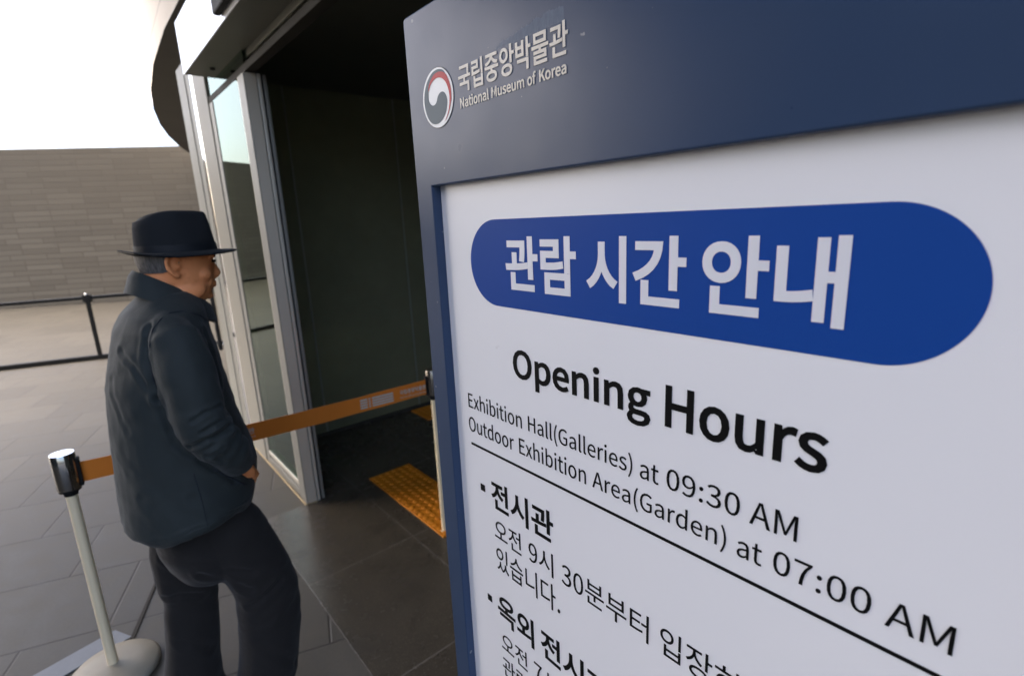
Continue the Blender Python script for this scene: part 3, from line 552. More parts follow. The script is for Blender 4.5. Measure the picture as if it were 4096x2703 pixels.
MB().box(-3.78, -3.15, .850, .858, .10, 2.44).build('sidelight_glass', M['glass'], ent)
MB().box(-4.19, 3.2, YF+.008, .90, 2.432, 2.468).build('header_beam', M['steeldark'], ent, bevel=.003)
MB().box(-4.19, -3.03, .852, .860, 2.466, 2.80).build('transom_glass', M['glass'], ent)
MB().tube([(-4.70, .845, .0045), (-3.026, .834, .0045), (-3.018, .9, .0045)], .006, 6).build('sealant_line', M['sealant'], ent)
# header box over the doorway
MB().box(-3.655, 3.2, .70, .868, 2.534, 2.80).build('header_box', M['under'], ent, bevel=.004)
MB().box(-3.658, 3.2, .694, .6985, 2.532, 2.803).build('header_cladding', M['whitegloss'], ent, bevel=.0015)
hb = MB()
hb.box(-3.64, 3.2, .8685, .874, 2.50, 2.56)
hb.box(-3.64, 3.2, .884, .8895, 2.47, 2.56)
hb.build('track_lips', M['under'], ent)
MB().box(-3.64, 3.2, .8705, .888, 2.56, 2.57).build('track_slot', M['dark'], ent)
for a, b in ((-3.5, -3.15), (-2.95, -2.78), (-2.55, -2.36), (-1.9, -1.6)):
    MB().box(a, b, .876, .8815, 2.505, 2.545).build('slot_strip', M['steellite'], ent)
MB().box(-2.70, -2.1, .662, .6935, 2.556, 2.66).build('motion_sensor', M['blackplastic'], ent, bevel=.008)
MB().lathe([(.013, 2.5335), (.013, 2.525), (.008, 2.523)], 16, (-3.44, .80)).build('ceiling_bolt', M['dark'], ent, smooth=40)
# dim interior
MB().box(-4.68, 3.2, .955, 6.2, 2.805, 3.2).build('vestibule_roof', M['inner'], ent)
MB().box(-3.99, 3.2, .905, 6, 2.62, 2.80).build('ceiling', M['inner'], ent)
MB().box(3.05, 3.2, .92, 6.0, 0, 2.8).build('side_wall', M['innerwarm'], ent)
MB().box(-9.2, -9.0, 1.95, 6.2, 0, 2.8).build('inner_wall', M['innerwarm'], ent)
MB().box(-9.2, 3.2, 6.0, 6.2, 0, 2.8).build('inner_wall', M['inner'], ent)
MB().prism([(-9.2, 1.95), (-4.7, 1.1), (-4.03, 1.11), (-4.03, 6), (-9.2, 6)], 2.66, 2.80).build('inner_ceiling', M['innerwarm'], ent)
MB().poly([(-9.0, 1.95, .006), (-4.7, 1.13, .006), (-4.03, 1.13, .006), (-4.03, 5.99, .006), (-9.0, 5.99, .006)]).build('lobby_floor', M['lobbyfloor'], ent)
for y0, y1 in ((.96, 1.350), (1.351, 2.205), (2.206, 3.2), (3.201, 5.9)):
    MB().box(-4.01, -4.0, y0, y1, .03, 2.63).build('inner_glass_panel', M['glassin'], ent)
MB().box(-4.02, -3.99, .96, 5.9, .0, .028).build('glass_channel', M['steeldark'], ent)
for y0 in (1.3505, 2.2055):
    MB().box(-3.9995, -3.9965, y0-.007, y0+.007, .03, 2.62).build('glass_joint', M['jointseal'], ent)
# pull handle on the outer end of the wall
h = MB().tube([(-4.735, .825, .70), (-4.735, .825, 1.32)], .016, 14).build('pull_handle', M['blackmetal'], ent, smooth=40)
for z in (.745, 1.27):
    MB().tube([(-4.735, .825, z), (-4.70, .86, z)], .008, 8).sphere((-4.735, .80, z), .013).sphere((-4.715, .848, z), .013).build('standoff', M['chrome'], h, smooth=True)

# ------------------------------------------------------------------ tactile tiles, floor strip, drain slot
def tactile():
    mb = MB().box(0, .298, 0, .298, .004, .012)
    for i in range(6):
        for j in range(6): mb.lathe([(.0175, .0119), (.016, .015), (.011, .0172), (.004, .0178)], 12, (.025+.0496*i, .025+.0496*j))
    o = mb.build('tactile_tile', M['tactile'], None, smooth=35)
    return tag(o, None, 'paving tile', 'yellow dotted tiles in the doorway')
tt = tactile(); tt.location = (-3.045, 1.256, 0)
tag(tt, 'yellow dotted tile at the left end of the strip in the doorway')
for k, lb in enumerate(('second yellow dotted tile from the left end of the doorway strip', 'third yellow dotted tile from the left, partly covered by the sign')):
    t2 = tt.copy(); C.objects.link(t2); t2.location = (-3.045+.300*(k+1), 1.256, 0); t2['label'] = lb
for k, lb in enumerate(('yellow dotted tile farther inside, lying against the dark glass wall',)):
    t2 = tt.copy(); C.objects.link(t2); t2.location = (-3.955+.300*k, 2.09, 0); t2['label'] = lb
tp = MB().prism([(-2.588, -.134), (-2.492, -.083), (-2.36, -.60), (-2.46, -.63)], .002, .006).build('floor_strip', M['tape']); tag(tp, 'thin grey strip lying on the paving by the belt post', 'floor strip')
gv = MB().prism([(-2.385, -.125), (-2.39, -.105), (-3.08, .132), (-3.075, .120)], .002, .0045).build('drain_slot', M['groove']); tag(gv, kind='structure')

# ------------------------------------------------------------------ belt posts and belt
def stanchion(label, loc, head):
    r = thing('belt_post', label, 'belt post', loc, 0, 'cream belt posts by the doorway')
    full = head is M['dimmedchrome']
    if full: MB().lathe([(.138, 0), (.149, .006), (.150, .018), (.138, .030), (.085, .043), (.022, .050)], 48).build('base', M['postbase'], r, smooth=50)
    else: MB().lathe([(.030, .004), (.030, .010), (.022, .014)], 32).build('base', M['post'], r, smooth=40)
    MB().lathe([(.0172, .045 if full else .012), (.0172, .768)], 32).build('pole', M['post'], r, smooth=50)
    MB().lathe([(.021, .764), (.021, .778), (.033, .781), (.033, .789)], 32).build('collar', M['blackplastic'], r, smooth=40)
    MB().lathe([(.0350, .789), (.0362, .792), (.0362, .917), (.0352, .9190), (.012, .9192)], 48).build('head', head, r, smooth=40)
    MB().lathe([(.0352, .9193), (.0345, .9215), (.012, .9220)], 48).build('head_cap', M['chrome'] if full else head, r, smooth=40)  # on the left post a bright disc, added for the sky on its top
    MB().box(-.016, .016, .030, .042, .792, .895).build('belt_slot', M['blackplastic'], r, bevel=.002)
    return r
P1, P2 = Vector((-2.315, -.149, 0)), Vector((-2.2, 1.30, 0))
s1 = stanchion('cream belt post with shiny chrome head and round base left of the man', P1, M['dimmedchrome'])
s2 = stanchion('cream belt post with dull bronze head half hidden behind the sign', P2, M['smoked'])
dd = (P2-P1); ang = math.atan2(dd.y, dd.x); s1.rotation_euler = (R(-.55), 0, ang-R(90)); s2.rotation_euler.z = ang+R(90)
L = dd.length
belt = thing('barrier_belt', 'orange webbing belt with white print stretched between the two posts', 'belt', P1, ang)
mb = MB(); rs = []
for i in range(41):
    x = .040+(L-.080)*i/40; sag = -.012*math.sin(math.pi*i/40); tw = .002*math.sin(i*.7)
    rs.append([(x, -.0009+tw, .80+sag), (x, .0009+tw, .80+sag), (x, .0009-tw, .876+sag), (x, -.0009-tw, .876+sag)])
mb.rings(rs).build('webbing', M['belt'], belt, smooth=50)
def belt_text(txt, x0, x1, z1, z0, off=0.0):
    p = fit(txt, x0, x1, z1, z0)
    for yy, flip in ((-.0042, 0),):
        o = upright('lettering', p, yy, M['beltprint'], belt, off, .0)
belt_text('국립중앙박물관', .42, .615, .847, .822, .0006); 
belt_text('NationalMuseumofKorea', .42, .615, .815, .806)
belt_text('국립중앙박물관', 1.27, 1.41, .852, .830, .0006); belt_text('NationalMuseumofKorea', 1.27, 1.41, .822, .810)
mk = []
for i, z in enumerate((.853, .8405, .828, .8155)):
    for a, b in ((1.07, 1.105), (1.112, 1.12), (1.128, 1.235)): mk.append([(a, z-.0085), (b, z-.0085), (b, z), (a, z)])
upright('printed_bars', mk, -.0042, M['beltprint'], belt, 0, 0)

# ------------------------------------------------------------------ the sign
D = .45; FP = .46575
sign = thing('information_sign', 'large navy framed opening hours board standing in front of the doorway', 'sign', (0, 0, 0))
X0, X1 = -1.6925*D, .19*D; XI0, XI1 = -1.5905*D, .088*D
ZT = EYE+.6665*D; ZH = EYE+.1185*D; ZB, ZI = .14, .24
me = flat_mesh([rrect(X0, X1, ZB, ZT, .007), [(XI0, ZI), (XI1, ZI), (XI1, ZH), (XI0, ZH)]], 0, .022)
for v in me.vertices: x, z, t = v.co; v.co = (x, D+.0225+t, z)
bm = bmesh.new(); bm.from_mesh(me); bmesh.ops.remove_doubles(bm, verts=bm.verts, dist=1e-5)
bmesh.ops.dissolve_limit(bm, angle_limit=R(1), verts=bm.verts, edges=bm.edges)
ed = [x for x in bm.edges if len(x.link_faces) == 2 and x.calc_face_angle() > R(60)]
bmesh.ops.bevel(bm, geom=ed, offset=.0022, segments=3, affect='EDGES', profile=.5, clamp_overlap=True)
bm.to_mesh(me); bm.free()
link('frame', me, M['header'], sign)
MB().box(X0+.004, X1-.004, D+.045, D+.060, ZB+.004, ZT-.004).build('back_panel', M['sheet'], sign, bevel=.002)
MB().box(XI0-.004, XI1+.004, FP, FP+.012, ZI-.005, ZH+.006).build('poster', M['poster'], sign, bevel=.0055, segs=4)
for x in (X0+.06, X1-.06):
    MB().box(x-.03, x+.03, D-.12, D+.30, .005, .05).box(x-.028, x+.028, D+.02, D+.055, .05, .145).build('foot', M['sheet'], sign, bevel=.004)
YP = FP-.0006
def toX(pl, f, y0=EYE): return [[(u*f, y0+w_*f) for u, w_ in q] for q in pl]
pill = rrect(-1.3855, -.1168, -.2669, -.0022, .1320, 24)
bn = upright('title_banner', toX([pill], FP), FP-.0003, M['banner'], sign, 0, .0002)
def line(words, bold, mat=M['black'], y=YP, f=FP, parent=sign, name='lettering', depth=.0002):
    pl = []
    for w_ in words: pl += toX(fit(*w_), f)
    return upright(name, pl, y, mat, parent, bold, depth)
line([("관람", -1.2024, -.9253, -.0569, -.2068), ("시간", -.8804, -.6081, -.0574, -.2090), ("안내", -.5630, -.3023, -.0577, -.2103)], .0019, M['whiteprint'], YP-.0004, FP, bn)
line([("Opening", -1.1925, -.6908, -.3930, -.5123), ("Hours", -.6451, -.3054, -.3941, -.4929)], .0013)
E0 = -.6535; O0 = -.7436
line([("Exhibition", -1.4539, -1.1659, -.5957, E0), ("Hall(Galleries)", -1.1358, -.7402, -.5957, -.6640), ("at", -.7167, -.6619, -.6040, E0), ("09:30", -.6395, -.4593, -.5975, -.6520), ("AM", -.4377, -.3428, -.5980, -.6526)], .0)
line([("Outdoor", -1.4601, -1.2102, -.6850, -.7446), ("Exhibition", -1.1837, -.8980, -.6850, O0), ("Area(Garden)", -.8744, -.4859, -.6850, -.7535), ("at", -.4606, -.4069, -.6945, O0), ("07:00", -.3835, -.2096, -.6880, -.7425), ("AM", -.1869, -.0919, -.6883, -.7429)], .0)
line([("전시관", -1.3461, -1.0402, -.8986, -1.0057)], .0011)
SX = .1437/(bounds(outline("오전"))[1]-bounds(outline("오전"))[0]); bo = bounds(outline("전"))
SY = (.0860)/(bounds(outline("시"))[3]-bounds(outline("시"))[2]); BS = bounds(outline("시"))[2]*SY
w1 = -1.1310-BS
ln = toX(fit("오전", -1.3417, -1.1980, -1.0462, -1.1305), FP)+toX(fit("9시", -1.1587, -1.0430, -1.0449, -1.1314), FP)+toX(fit("30분부터", -1.0054, -.6829, -1.0463, -1.1320), FP)+toX(fit_em("입장하실 수", -.6471, w1, SX*.98, SY), FP)
upright('lettering', ln, YP, M['black'], sign, 0, .0002)
line([("있습니다.", -1.3402, -1.0171, -1.1579, -1.2557)], .0)
line([("옥외", -1.3476, -1.1531, -1.3660, -1.4790)], .0011)
s2x = .1906/(bounds(outline("전시"))[1]-bounds(outline("전시"))[0])
line([("전시", -1.1121, -.9215, -1.3648, -1.4737)], .0011)
upright('lettering', toX(fit_em("장", -.903, -1.4737+.1089*.08, s2x, s2x*1.02), FP), YP, M['black'], sign, .0011, .0002)
w2 = -1.6085-BS
upright('lettering', toX(fit("오전", -1.3389, -1.1937, -1.5275, -1.6085), FP)+toX(fit_em("7시부터 입장하여", -1.1560, w2, SX, SY), FP), YP, M['black'], sign, 0, .0002)
upright('lettering', toX(fit_em("관람하실 수 있습니다.", -1.3406, -1.6380-.0860-BS, SX, SY), FP), YP, M['black'], sign, 0, .0002)
upright('divider_line', toX([[(-1.4525, -.7972), (-.05, -.7972), (-.05, -.7885), (-1.4525, -.7885)]], FP), YP, M['black'], sign, 0, .0002)
upright('bullet_square', toX([[(-1.4118, -.9641), (-1.3856, -.9641), (-1.3856, -.9375), (-1.4118, -.9375)]], FP), YP, M['black'], sign, 0, .0002)
upright('bullet_square', toX([[(-1.4118, -1.4310), (-1.3860, -1.4310), (-1.3860, -1.4042), (-1.4118, -1.4042)]], FP), YP, M['black'], sign, 0, .0002)
# heading on the painted header
YH = D-.0004
line([("국립중앙박물관", -1.3906, -.9366, .4512, .3775)], .0006, M['cream'], YH, D, sign, 'heading', .00015)
line([("National", -1.3889, -1.2486, .3635, .3334), ("Museum", -1.2345, -1.0966, .3608, .3347), ("of", -1.0827, -1.0513, .3640, .3345), ("Korea", -1.0369, -.9434, .3620, .3350)], .0004, M['cream'], YH, D, sign, 'heading', .00015)
EC, ER = (-1.5120, .3863), .0888
circ = lambda r: [(EC[0]+r*math.cos(2*math.pi*i/64), EC[1]+r*math.sin(2*math.pi*i/64)) for i in range(64)]
em = upright('emblem', toX([circ(ER)], D), YH, M['emblemwhite'], sign, 0, .00015)
rim = upright('emblem_edge', toX([circ(ER*1.022)], D), YH+.00018, M['emblemedge'], em, 0, .00005)
GR = [(598, 699), (463, 838), (223, 915), (-31, 925), (-302, 856), (-599, 659), (-790, 417), (-881, 168), (-900, 3), (-862, -257), (-775, -476), (-634, -668), (-450, -799), (-258, -857), (-61, -859), (107, -820), (279, -732), (420, -625), (515, -496), (582, -347), (615, -210), (599, -96), (552, 9), (456, 107), (343, 153), (210, 147), (90, 90), (16, 23), (-40, -73), (-106, -150), (-211, -197), (-337, -196), (-453, -145), (-541, -63), (-588, 29), (-594, 147), (-578, 293), (-483, 537), (-328, 684), (-148, 791), (85, 836), (273, 822), (454, 773)]
RD = [(-573, 325), (-483, 537), (-328, 684), (-148, 791), (85, 836), (273, 822), (454, 773), (625, 670), (742, 520), (838, 329), (890, 147), (896, -42), (869, -210), (789, -401), (673, -588), (529, -741), (374, -846), (499, -736), (628, -580), (711, -418), (757, -252), (774, -50), (749, 112), (680, 283), (564, 448), (395, 571), (185, 647), (-38, 655), (-241, 601), (-405, 505), (-526, 365)]
sc = lambda L_: smooth_loop([(EC[0]+x*ER/1000, EC[1]+z*ER/1000) for x, z in L_], 3)
upright('emblem_swirl', toX([sc(GR)], D), YH-.0004, M['emblemgrey'], em, 0, .0001)
upright('emblem_crescent', toX([sc(RD)], D), YH-.0006, M['emblemred'], em, 0, .0001)

# ------------------------------------------------------------------ the man
VD = Vector((-.9967, .08)).normalized(); DM = 1.79
man = thing('person', 'man in navy jacket and felt hat standing by the belt, hand in his pocket', 'person', (VD.x*DM, VD.y*DM, 0), math.atan2(-VD.x, VD.y)+R(6))
def pj(x, z, y): f = (DM+y)/DM; return (x*f, y, EYE-(EYE-z)*f)
body = MB()
# head
body.ell([(1.448, .105, .142, .022), (1.455, .080, .156, .036), (1.466, .055, .166, .048), (1.480, .040, .172, .055), (1.495, .030, .1775, .060), (1.510, .022, .181, .065), (1.525, .014, .184, .068), (1.545, .008, .187, .071), (1.562, .004, .188, .073), (1.585, .0, .192, .075), (1.61, .0, .190, .076), (1.64, .006, .182, .073), (1.665, .025, .160, .060), (1.680, .06, .13, .03)], 36)
body.ell([(1.512, .170, .188, .012), (1.518, .170, .1985, .016), (1.526, .170, .2045, .0165), (1.534, .170, .2055, .014), (1.545, .168, .2000, .010), (1.560, .165, .1935, .008), (1.575, .165, .190, .007)], 16)   # nose
body.sphere((.178, 0, 1.5015), (.0115, .020, .0055)); body.sphere((.177, 0, 1.4915), (.0105, .018, .0055))            # lips
body.sphere((.160, 0, 1.464), (.014, .020, .012))                                                                    # chin
for sg in (-1, 1):
    body.sphere((.146, sg*.045, 1.532), (.026, .020, .022)); body.sphere((.178, sg*.033, 1.581), (.012, .022, .007))  # cheek, brow
    body.tube([(.088, sg*.076, 1.577), (.080, sg*.083, 1.592), (.066, sg*.087, 1.592), (.056, sg*.088, 1.576), (.058, sg*.086, 1.556), (.068, sg*.082, 1.540), (.078, sg*.077, 1.531), (.084, sg*.074, 1.540)], [.004, .0055, .0058, .006, .0058, .0062, .0075, .005], 10)
    body.sphere((.072, sg*.075, 1.563), (.013, .007, .024)); body.sphere((.086, sg*.0755, 1.560), (.005, .006, .007))
    body.sphere((.105, sg*.050, 1.49), (.045, .017, .030)); body.tube([(.176, sg*.022, 1.527), (.168, sg*.036, 1.512), (.162, sg*.038, 1.494)], [.005, .006, .004], 8)                                                            # jaw
# neck and trunk
body.ell([(1.30, -.07, .10, .15), (1.40, -.05, .10, .11), (1.45, -.02, .105, .068), (1.50, .0, .112, .058), (1.55, .005, .12, .058)], 24)
body.ell([(.80, -.09, .11, .13), (.86, -.10, .12, .14), (.95, -.11, .14, .15), (1.1, -.11, .14, .155), (1.25, -.10, .13, .17), (1.35, -.08, .11, .17), (1.41, -.05, .09, .10)], 24)
# legs
LEGR = [(-.03, .80, .058), (-.025, .72, .062), (-.028, .60, .058), (-.032, .50, .052), (-.055, .36, .050), (-.078, .20, .043), (-.088, .09, .040)]
LEGL = [(.05, .80, .058), (.092, .70, .064), (.135, .58, .060), (.160, .48, .054), (.168, .34, .050), (.148, .20, .043), (.133, .10, .040)]
for leg, y in ((LEGR, .092), (LEGL, -.088)):
    body.tube([pj(x, z, y) for x, z, r in leg], [r for *_, r in leg], 18)
# arms: right one bent into the pocket, left one alike on the far side
ARM = [(.03, .15, 1.360), (.037, .196, 1.27), (.043, .226, 1.145), (.085, .226, 1.070), (.128, .178, .985)]
for sg in (-1, 1): body.tube([(x, sg*y, z) for x, y, z in ARM], [.052, .047, .041, .036, .028], 14)
hand = []
for sg in (-1, 1):
    body.tube([(.122, sg*.180, .995), (.138, sg*.160, .955), (.145, sg*.138, .925)], [(.024, .017), (.036, .017), (.034, .015)], 12)
    for i, ln_ in enumerate((.060, .068, .063, .050)):
        o = (i-1.5)*.017
        b0 = Vector((.147+o*.80, sg*(.134+o*.15), .925+o*.45)); d1 = Vector((.018, -sg*.012, -.032)).normalized()
        body.tube([b0-d1*.012, b0+d1*ln_*.4, b0+d1*ln_*.72+Vector((-.002, -sg*.006, 0)), b0+d1*ln_+Vector((-.008, -sg*.012, 0))], [.0088, .0085, .0078, .0066], 8)
    body.tube([(.140, sg*.170, .972), (.157, sg*.164, .958), (.166, sg*.150, .940), (.168, sg*.138, .920)], [.0115, .010, .009, .0075], 8)
bme = remeshed(body, .0042, 4)
link('body', bme, M['skin'], man, True)
for sg in (-1, 1):
    MB().sphere((.1835, sg*.033, 1.566), (.006, .012, .0048)).build('eye', M['eye'], man, smooth=True)
    MB().tube([(.187, sg*.018, 1.5775), (.188, sg*.030, 1.5805), (.178, sg*.048, 1.578)], [.003, .004, .002], 8).build('eyebrow', M['hair'], man, smooth=True)
# cropped hair round the back of the head
hr = MB(); rs = []
for z, xb, xf, hw in ((1.545, .0035, .165, .0705), (1.560, .0, .165, .0745), (1.578, -.004, .170, .0775), (1.594, -.0045, .17, .0785)):
    rs.append([( (xb+xf)/2+(xf-xb)/2*math.cos(t), hw*math.sin(t), z+(.022*max(0, math.cos(t)+.45) if z < 1.55 else 0)) for t in (R(86+188*i/30) for i in range(31))])
inn = [[(x*.97+.003, y*.93, z) for x, y, z in r] for r in rs]
n = 31
for a in range(len(rs)-1):
    for i in range(n-1):
        hr.poly([rs[a][i], rs[a][i+1], rs[a+1][i+1], rs[a+1][i]])
hr.build('hair', M['hair'], man, smooth=True)
# hat
crown = MB(); rs = []
def crown_ring(xb, xf, hw, zf, pinch=0.0):
    r = []
    for i in range(48):
        t = 2*math.pi*i/48; c_, s_ = math.cos(t), math.sin(t)
        x = (xb+xf)/2+(xf-xb)/2*c_; y = hw*s_
        y *= 1-pinch*max(0, min(1, (x-.10)/.06))*(1-max(0, min(1, (x-.165)/.03)))
        r.append((x, y, zf(c_)))
    return r
top = lambda c_: 1.7125-.0165*max(0, -c_)**3-.0035*max(0, c_)**2
for zz, xb, xf, hw, pi_ in ((1.592, -.001, .205, .084, 0), (1.612, .0, .2025, .083, 0), (1.640, .002, .199, .081, .04), (1.668, .005, .195, .078, .16), (1.685, .009, .1925, .075, .26)): rs.append(crown_ring(xb, xf, hw, lambda c_, z=zz: z, pi_))
rs.append(crown_ring(.016, .190, .070, lambda c_: top(c_)-.010, .32))
rs.append(crown_ring(.024, .187, .064, lambda c_: top(c_)-.003, .34))
rs.append(crown_ring(.032, .184, .057, top, .34))
rs.append(crown_ring(.042, .178, .047, lambda c_: top(c_)-.003, .34))
rs.append(crown_ring(.060, .166, .030, lambda c_: top(c_)-.014, .3))
rs.append(crown_ring(.090, .145, .012, lambda c_: 1.692, .3))
crown.rings(rs)
hat = crown.build('hat', M['felt'], man, smooth=True)
br_ = MB()
prof = ((.97, .000, .0), (1.08, .0012, .15), (1.20, .003, .45), (1.33, .006, .85), (1.41, .010, 1.0), (1.43, .012, 1.04))
rsu, rsl = [], []
for k_, zz, wgt in prof:
    ru, rl = [], []
    for i in range(56):
        t = 2*math.pi*i/56; c_, s_ = math.cos(t), math.sin(t)
        x = .102+(.101*k_*(.97 if c_ < 0 else 1.0))*c_+.010*wgt*max(0, c_); y = (.083*k_)*s_
        z = 1.5965+wgt*(.0135*max(0, -c_)**2-.003*max(0, c_)**2-.0085*s_*s_)
        th = .0036 if k_ < 1.40 else (.0026 if k_ < 1.42 else .0008)
        ru.append((x, y, z+th)); rl.append((x, y, z-th))
    rsu.append(ru); rsl.append(rl)
br_.rings(rsl[::-1]+rsu, cap=False).build('brim', M['felt'], hat, smooth=True)
MB().ell([(1.600, -.0018, .2058, .0852), (1.620, -.0008, .2034, .0838)], 48).build('hat_band', M['feltband'], hat, smooth=60)

# jacket: trunk + sleeves fused, then folded
jk = MB()
jk.ell([(1.490, -.010, .118, .082), (1.465, -.036, .132, .118), (1.435, -.064, .141, .158), (1.395, -.086, .145, .186), (1.345, -.102, .150, .196), (1.24, -.131, .163, .192), (1.115, -.146, .181, .190), (1.01, -.153, .203, .194), (.94, -.159, .214, .200), (.88, -.165, .205, .208), (.82, -.166, .190, .214), (.782, -.152, .178, .215), (.760, -.134, .164, .209)], 40)
for sg in (-1, 1):
    pth = [(.022, sg*.110, 1.398), (.030, sg*.158, 1.365), (.037, sg*.192, 1.30), (.043, sg*.214, 1.21), (.046, sg*.226, 1.145), (.074, sg*.230, 1.083), (.108, sg*.218, 1.035), (.122, sg*.196, 1.000), (.132, sg*.184, .984)]
    jk.tube(pth, [(.050, .060), (.064, .076), (.068, .074), (.067, .071), (.067, .068), (.061, .060), (.052, .050), (.045, .043), (.041, .039)], 20)
CREASE = [([(-.083, -.094, 1.356), (-.067, -.142, 1.317), (-.05, -.165, 1.267), (-.032, -.179, 1.222)], .0035, .008),
 ([(-.015, -.153, 1.413), (-.03, -.163, 1.371), (-.038, -.167, 1.339), (-.033, -.18, 1.281), (-.032, -.179, 1.227)], .0070, .008),
 ([(-.032, -.179, 1.227), (-.026, -.183, 1.172), (-.015, -.183, 1.10), (.003, -.189, 1.067), (.054, -.193, 1.005), (.110, -.180, .935)], .0065, .009),
 ([(.017, -.285, 1.176), (.048, -.288, 1.192), (.089, -.267, 1.193)], .0045, .006),
 ([(.005, -.253, 1.10), (.04, -.293, 1.121), (.103, -.276, 1.131)], .0075, .0075),
 ([(.035, -.287, 1.142), (.066, -.295, 1.156), (.112, -.232, 1.156)], .0055, .0065),
 ([(.03, -.275, 1.065), (.07, -.285, 1.085), (.115, -.24, 1.092)], .0050, .006),
 ([(.054, -.293, 1.08), (.073, -.273, 1.035)], .0045, .007),
 ([(-.111, -.061, 1.276), (-.113, -.086, 1.209), (-.104, -.113, 1.139)], .0022, .009),
 ([(-.12, -.02, 1.20), (-.125, -.05, 1.10), (-.115, -.10, 1.02)], .0020, .010),
 ([(.10, -.14, 1.38), (.118, -.13, 1.30), (.125, -.14, 1.22)], .0050, .009),
 ([(.08, -.17, 1.42), (.075, -.20, 1.36), (.085, -.215, 1.29)], .0030, .009),
 ([(.0, -.19, .93), (.06, -.19, .85), (.10, -.17, .80)], .0035, .012),
 ([(-.10, -.13, .95), (-.06, -.17, .84), (-.04, -.18, .76)], .0030, .013)]
CREASE = [([Vector(q) for q in L_], d_, w_) for L_, d_, w_ in CREASE]
def creased(p, lst):
    d = 0.0
    for L_, dep, wid in lst:
        best = 9.0; tt = 0
        for a, b in zip(L_, L_[1:]):
            ab = b-a; t = max(0.0, min(1.0, (p-a).dot(ab)/ab.length_squared)); q = (p-a-ab*t).length
            if q < best: best = q
        if best < wid*4:
            best += .004*noise.noise(p*40)
            d += dep*(-math.exp(-(best/wid)**2)+.55*math.exp(-((best-1.9*wid)/(wid*.9))**2))
    return d
def jfold(p, n):
    d = 0.0
    side = p.y < 0
    if p.y < 0: d += creased(p, CREASE)
    # long soft drags from the shoulder blade to the pocket
    q = p.x*.75+(p.z-1.0)*.66
    d += .0026*noise.noise(Vector((q*16, p.y*5, (p.x-p.z)*3.2)))
    d += .0022*noise.noise(p*26)
    # creases round the elbow
    ey = abs(abs(p.y)-.27)
    if abs(p.y) > .19 and 1.0 < p.z < 1.30:
        wgt = math.exp(-((p.z-1.10)/.075)**2)
        d += .0022*wgt*math.sin((p.z*.85-p.x*.9)*125+4.5*noise.noise(p*8))*max(0, min(1, (p.x+.01)/.07))
        d += .0015*math.exp(-((p.z-1.2)/.08)**2)*math.sin((p.z+p.x*.5)*70+5*noise.noise(p*7))
    # drape towards the hem
    if p.z < 1.0: d += .0045*(1.0-p.z)/.27*math.sin(math.atan2(p.y, p.x-.03)*7+1.3)
    return d
jme = remeshed(jk, .0055, 5, jfold)
for v in jme.vertices:
    if v.co.z < .83 and v.co.x < -.09: v.co.z += .040*min(1, (-.09-v.co.x)/.05)*(.83-v.co.z)/.07
for v in jme.vertices:
    c = v.co
    if c.z < .86 and c.y < .05:
        wgt = min(1, max(0, -c.y/.17))*min(1, max(0, (c.x+.15)/.13))
        c.z += .062*wgt*min(1, (.86-c.z)/.08)
jac = link('jacket', jme, M['jacket'], man, True)
# armhole and side seams lie in the cloth
for sg in (-1,):
    pts = [(.125, -.094, 1.404), (.108, -.118, 1.421), (.091, -.135, 1.432), (.061, -.144, 1.444), (.034, -.153, 1.445), (.008, -.167, 1.432), (-.011, -.172, 1.409), (-.025, -.184, 1.373), (-.033, -.175, 1.327), (-.034, -.178, 1.28), (-.032, -.179, 1.227)]
    bvh_pts = []
    from mathutils.bvhtree import BVHTree
    bv = BVHTree.FromPolygons([v.co for v in jme.vertices], [p.vertices for p in jme.polygons])
    def on(p, lift=.0006):
        c, nn, *_ = bv.find_nearest(Vector(p)); return c+nn*lift
    def cast(x, z, y0=-.6, lift=.0008):
        c, nn, *_ = bv.ray_cast(Vector((x, y0, z)), Vector((0, 1, 0)))
        return (c+nn*lift) if c else None
    MB().tube([on(p, .0003) for p in pts], .0022, 6).build('armhole_seam', M['jacketseam'], jac, smooth=True)
    sp = [cast(.005+.01*math.sin(z*9), z) for z in [.74+.02*i for i in range(14)]]
    MB().tube([p for p in sp if p], .0011, 6).build('side_seam', M['jacketseam'], jac, smooth=True)
    pk = [cast(.060+.080*t, .992-.092*t) for t in [i/8 for i in range(9)]]
    MB().tube([p for p in pk if p], .0030, 8).build('pocket_welt', M['jacketseam'], jac, smooth=True)
# stand-and-fall collar
co_ = MB(); o_, i_ = [], []
for i in range(41):
    t = R(-172+344*i/40); c_, s_ = -math.cos(t), math.sin(t)      # starts and ends at the front opening
    c_ = math.cos(R(8)+R(344)*i/40); s_ = math.sin(R(8)+R(344)*i/40)
    fr = (c_+1)/2
    zt = 1.556-.106*fr**1.1
    o_.append([(.062+.076*c_+.012*fr, .074*s_*(1-.25*fr), zt), (.060+.086*c_+.016*fr, .086*s_*(1-.18*fr), zt-.014), (.058+.094*c_+.016*fr, .100*s_*(1-.14*fr), zt-.040-.006*fr), (.057+.101*c_+.014*fr, .112*s_*(1-.12*fr), zt-.058-.008*fr), (.058+.088*c_+.014*fr, .096*s_*(1-.12*fr), zt-.062-.008*fr), (.060+.068*c_+.012*fr, .066*s_*(1-.2*fr), zt-.05)])
co_.rings([list(r) for r in o_]).build('collar', M['jacket'], jac, smooth=60)

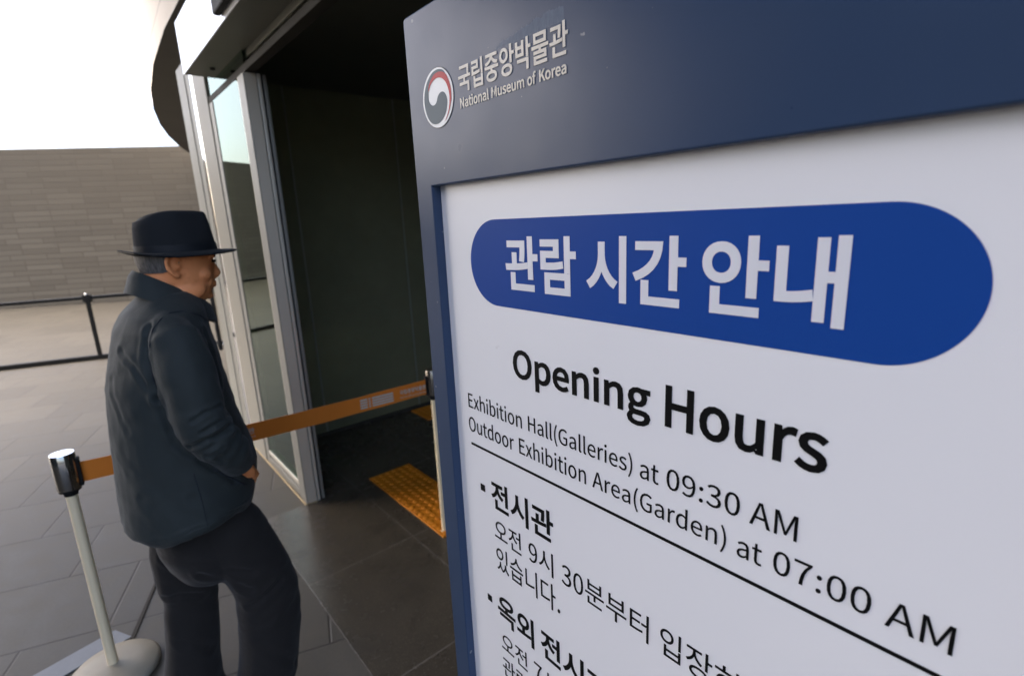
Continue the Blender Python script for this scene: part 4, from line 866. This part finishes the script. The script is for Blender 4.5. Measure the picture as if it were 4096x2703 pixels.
# trousers
tr = MB()
tr.ell([(.94, -.10, .13, .145), (.86, -.105, .13, .15), (.78, -.105, .14, .15), (.70, -.100, .155, .155), (.64, -.080, .15, .145), (.600, -.060, .13, .12), (.570, -.02, .09, .08)], 32)
TRR = [(-.020, .82, .070), (-.020, .70, .094), (-.026, .60, .090), (-.030, .52, .078), (-.044, .41, .081), (-.062, .29, .085), (-.067, .18, .090), (-.073, .09, .092), (-.075, .06, .092)]
TRL = [(.050, .80, .078), (.092, .70, .096), (.127, .60, .097), (.157, .50, .095), (.168, .43, .096), (.159, .29, .097), (.136, .156, .095), (.124, .10, .094), (.122, .09, .094)]
for leg, y in ((TRR, .095), (TRL, -.088)):
    tr.tube([pj(x, z, y) for x, z, r in leg], [(r*.95, r) for *_, r in leg], 24)
TCREASE = [([(-.10, .03, .67), (-.07, .01, .64), (-.02, -.01, .62), (.02, -.04, .62)], .0055, .011),
 ([(-.04, -.165, .72), (.03, -.175, .665), (.105, -.172, .625), (.19, -.14, .60)], .0065, .012),
 ([(-.02, -.14, .66), (.05, -.165, .60), (.10, -.16, .56)], .0060, .011),
 ([(-.12, .06, .52), (-.066, .015, .525), (-.01, .02, .50)], .0055, .009),
 ([(.094, -.15, .50), (.129, -.172, .52), (.19, -.172, .55)], .0060, .009),
 ([(.08, -.12, .42), (.13, -.17, .43), (.20, -.16, .47)], .0045, .010),
 ([(-.11, .03, .37), (-.05, .015, .33), (-.01, .03, .28)], .0035, .012),
 ([(.12, -.16, .33), (.16, -.17, .27), (.2, -.14, .20)], .0040, .013)]
TCREASE = [([Vector(q) for q in L_], d_, w_) for L_, d_, w_ in TCREASE]
def tfold(p, n):
    d = .0035*noise.noise(Vector((p.x*14, p.y*12, p.z*7)))+creased(p, TCREASE)
    if p.z < .72:
        side = p.y > 0
        kz = .50 if side else .42
        d += .0016*math.exp(-((p.z-kz)/.09)**2)*math.sin((p.z+p.x*(.9 if side else -.7))*62+5*noise.noise(p*6))
        d += .0040*math.exp(-((p.z-.12)/.07)**2)*math.sin(p.z*70+p.y*20+5*noise.noise(p*7))
        d += .0030*math.sin(math.atan2(p.y-(.095 if side else -.088), p.x-(-.05 if side else .16))*3+p.z*6)
    return d
tme = remeshed(tr, .0065, 7, tfold)
link('trousers', tme, M['trousers'], man, True)
for (x, z, _), y in ((TRR[-1], .095), (TRL[-1], -.090)):
    fx = x*(DM+y)/DM
    MB().ell([(.006, fx-.09, fx+.175, .047, y), (.022, fx-.092, fx+.178, .049, y), (.040, fx-.088, fx+.16, .047, y), (.062, fx-.080, fx+.09, .044, y), (.095, fx-.065, fx+.06, .040, y)], 24).build('shoe', M['shoe'], man, smooth=True)
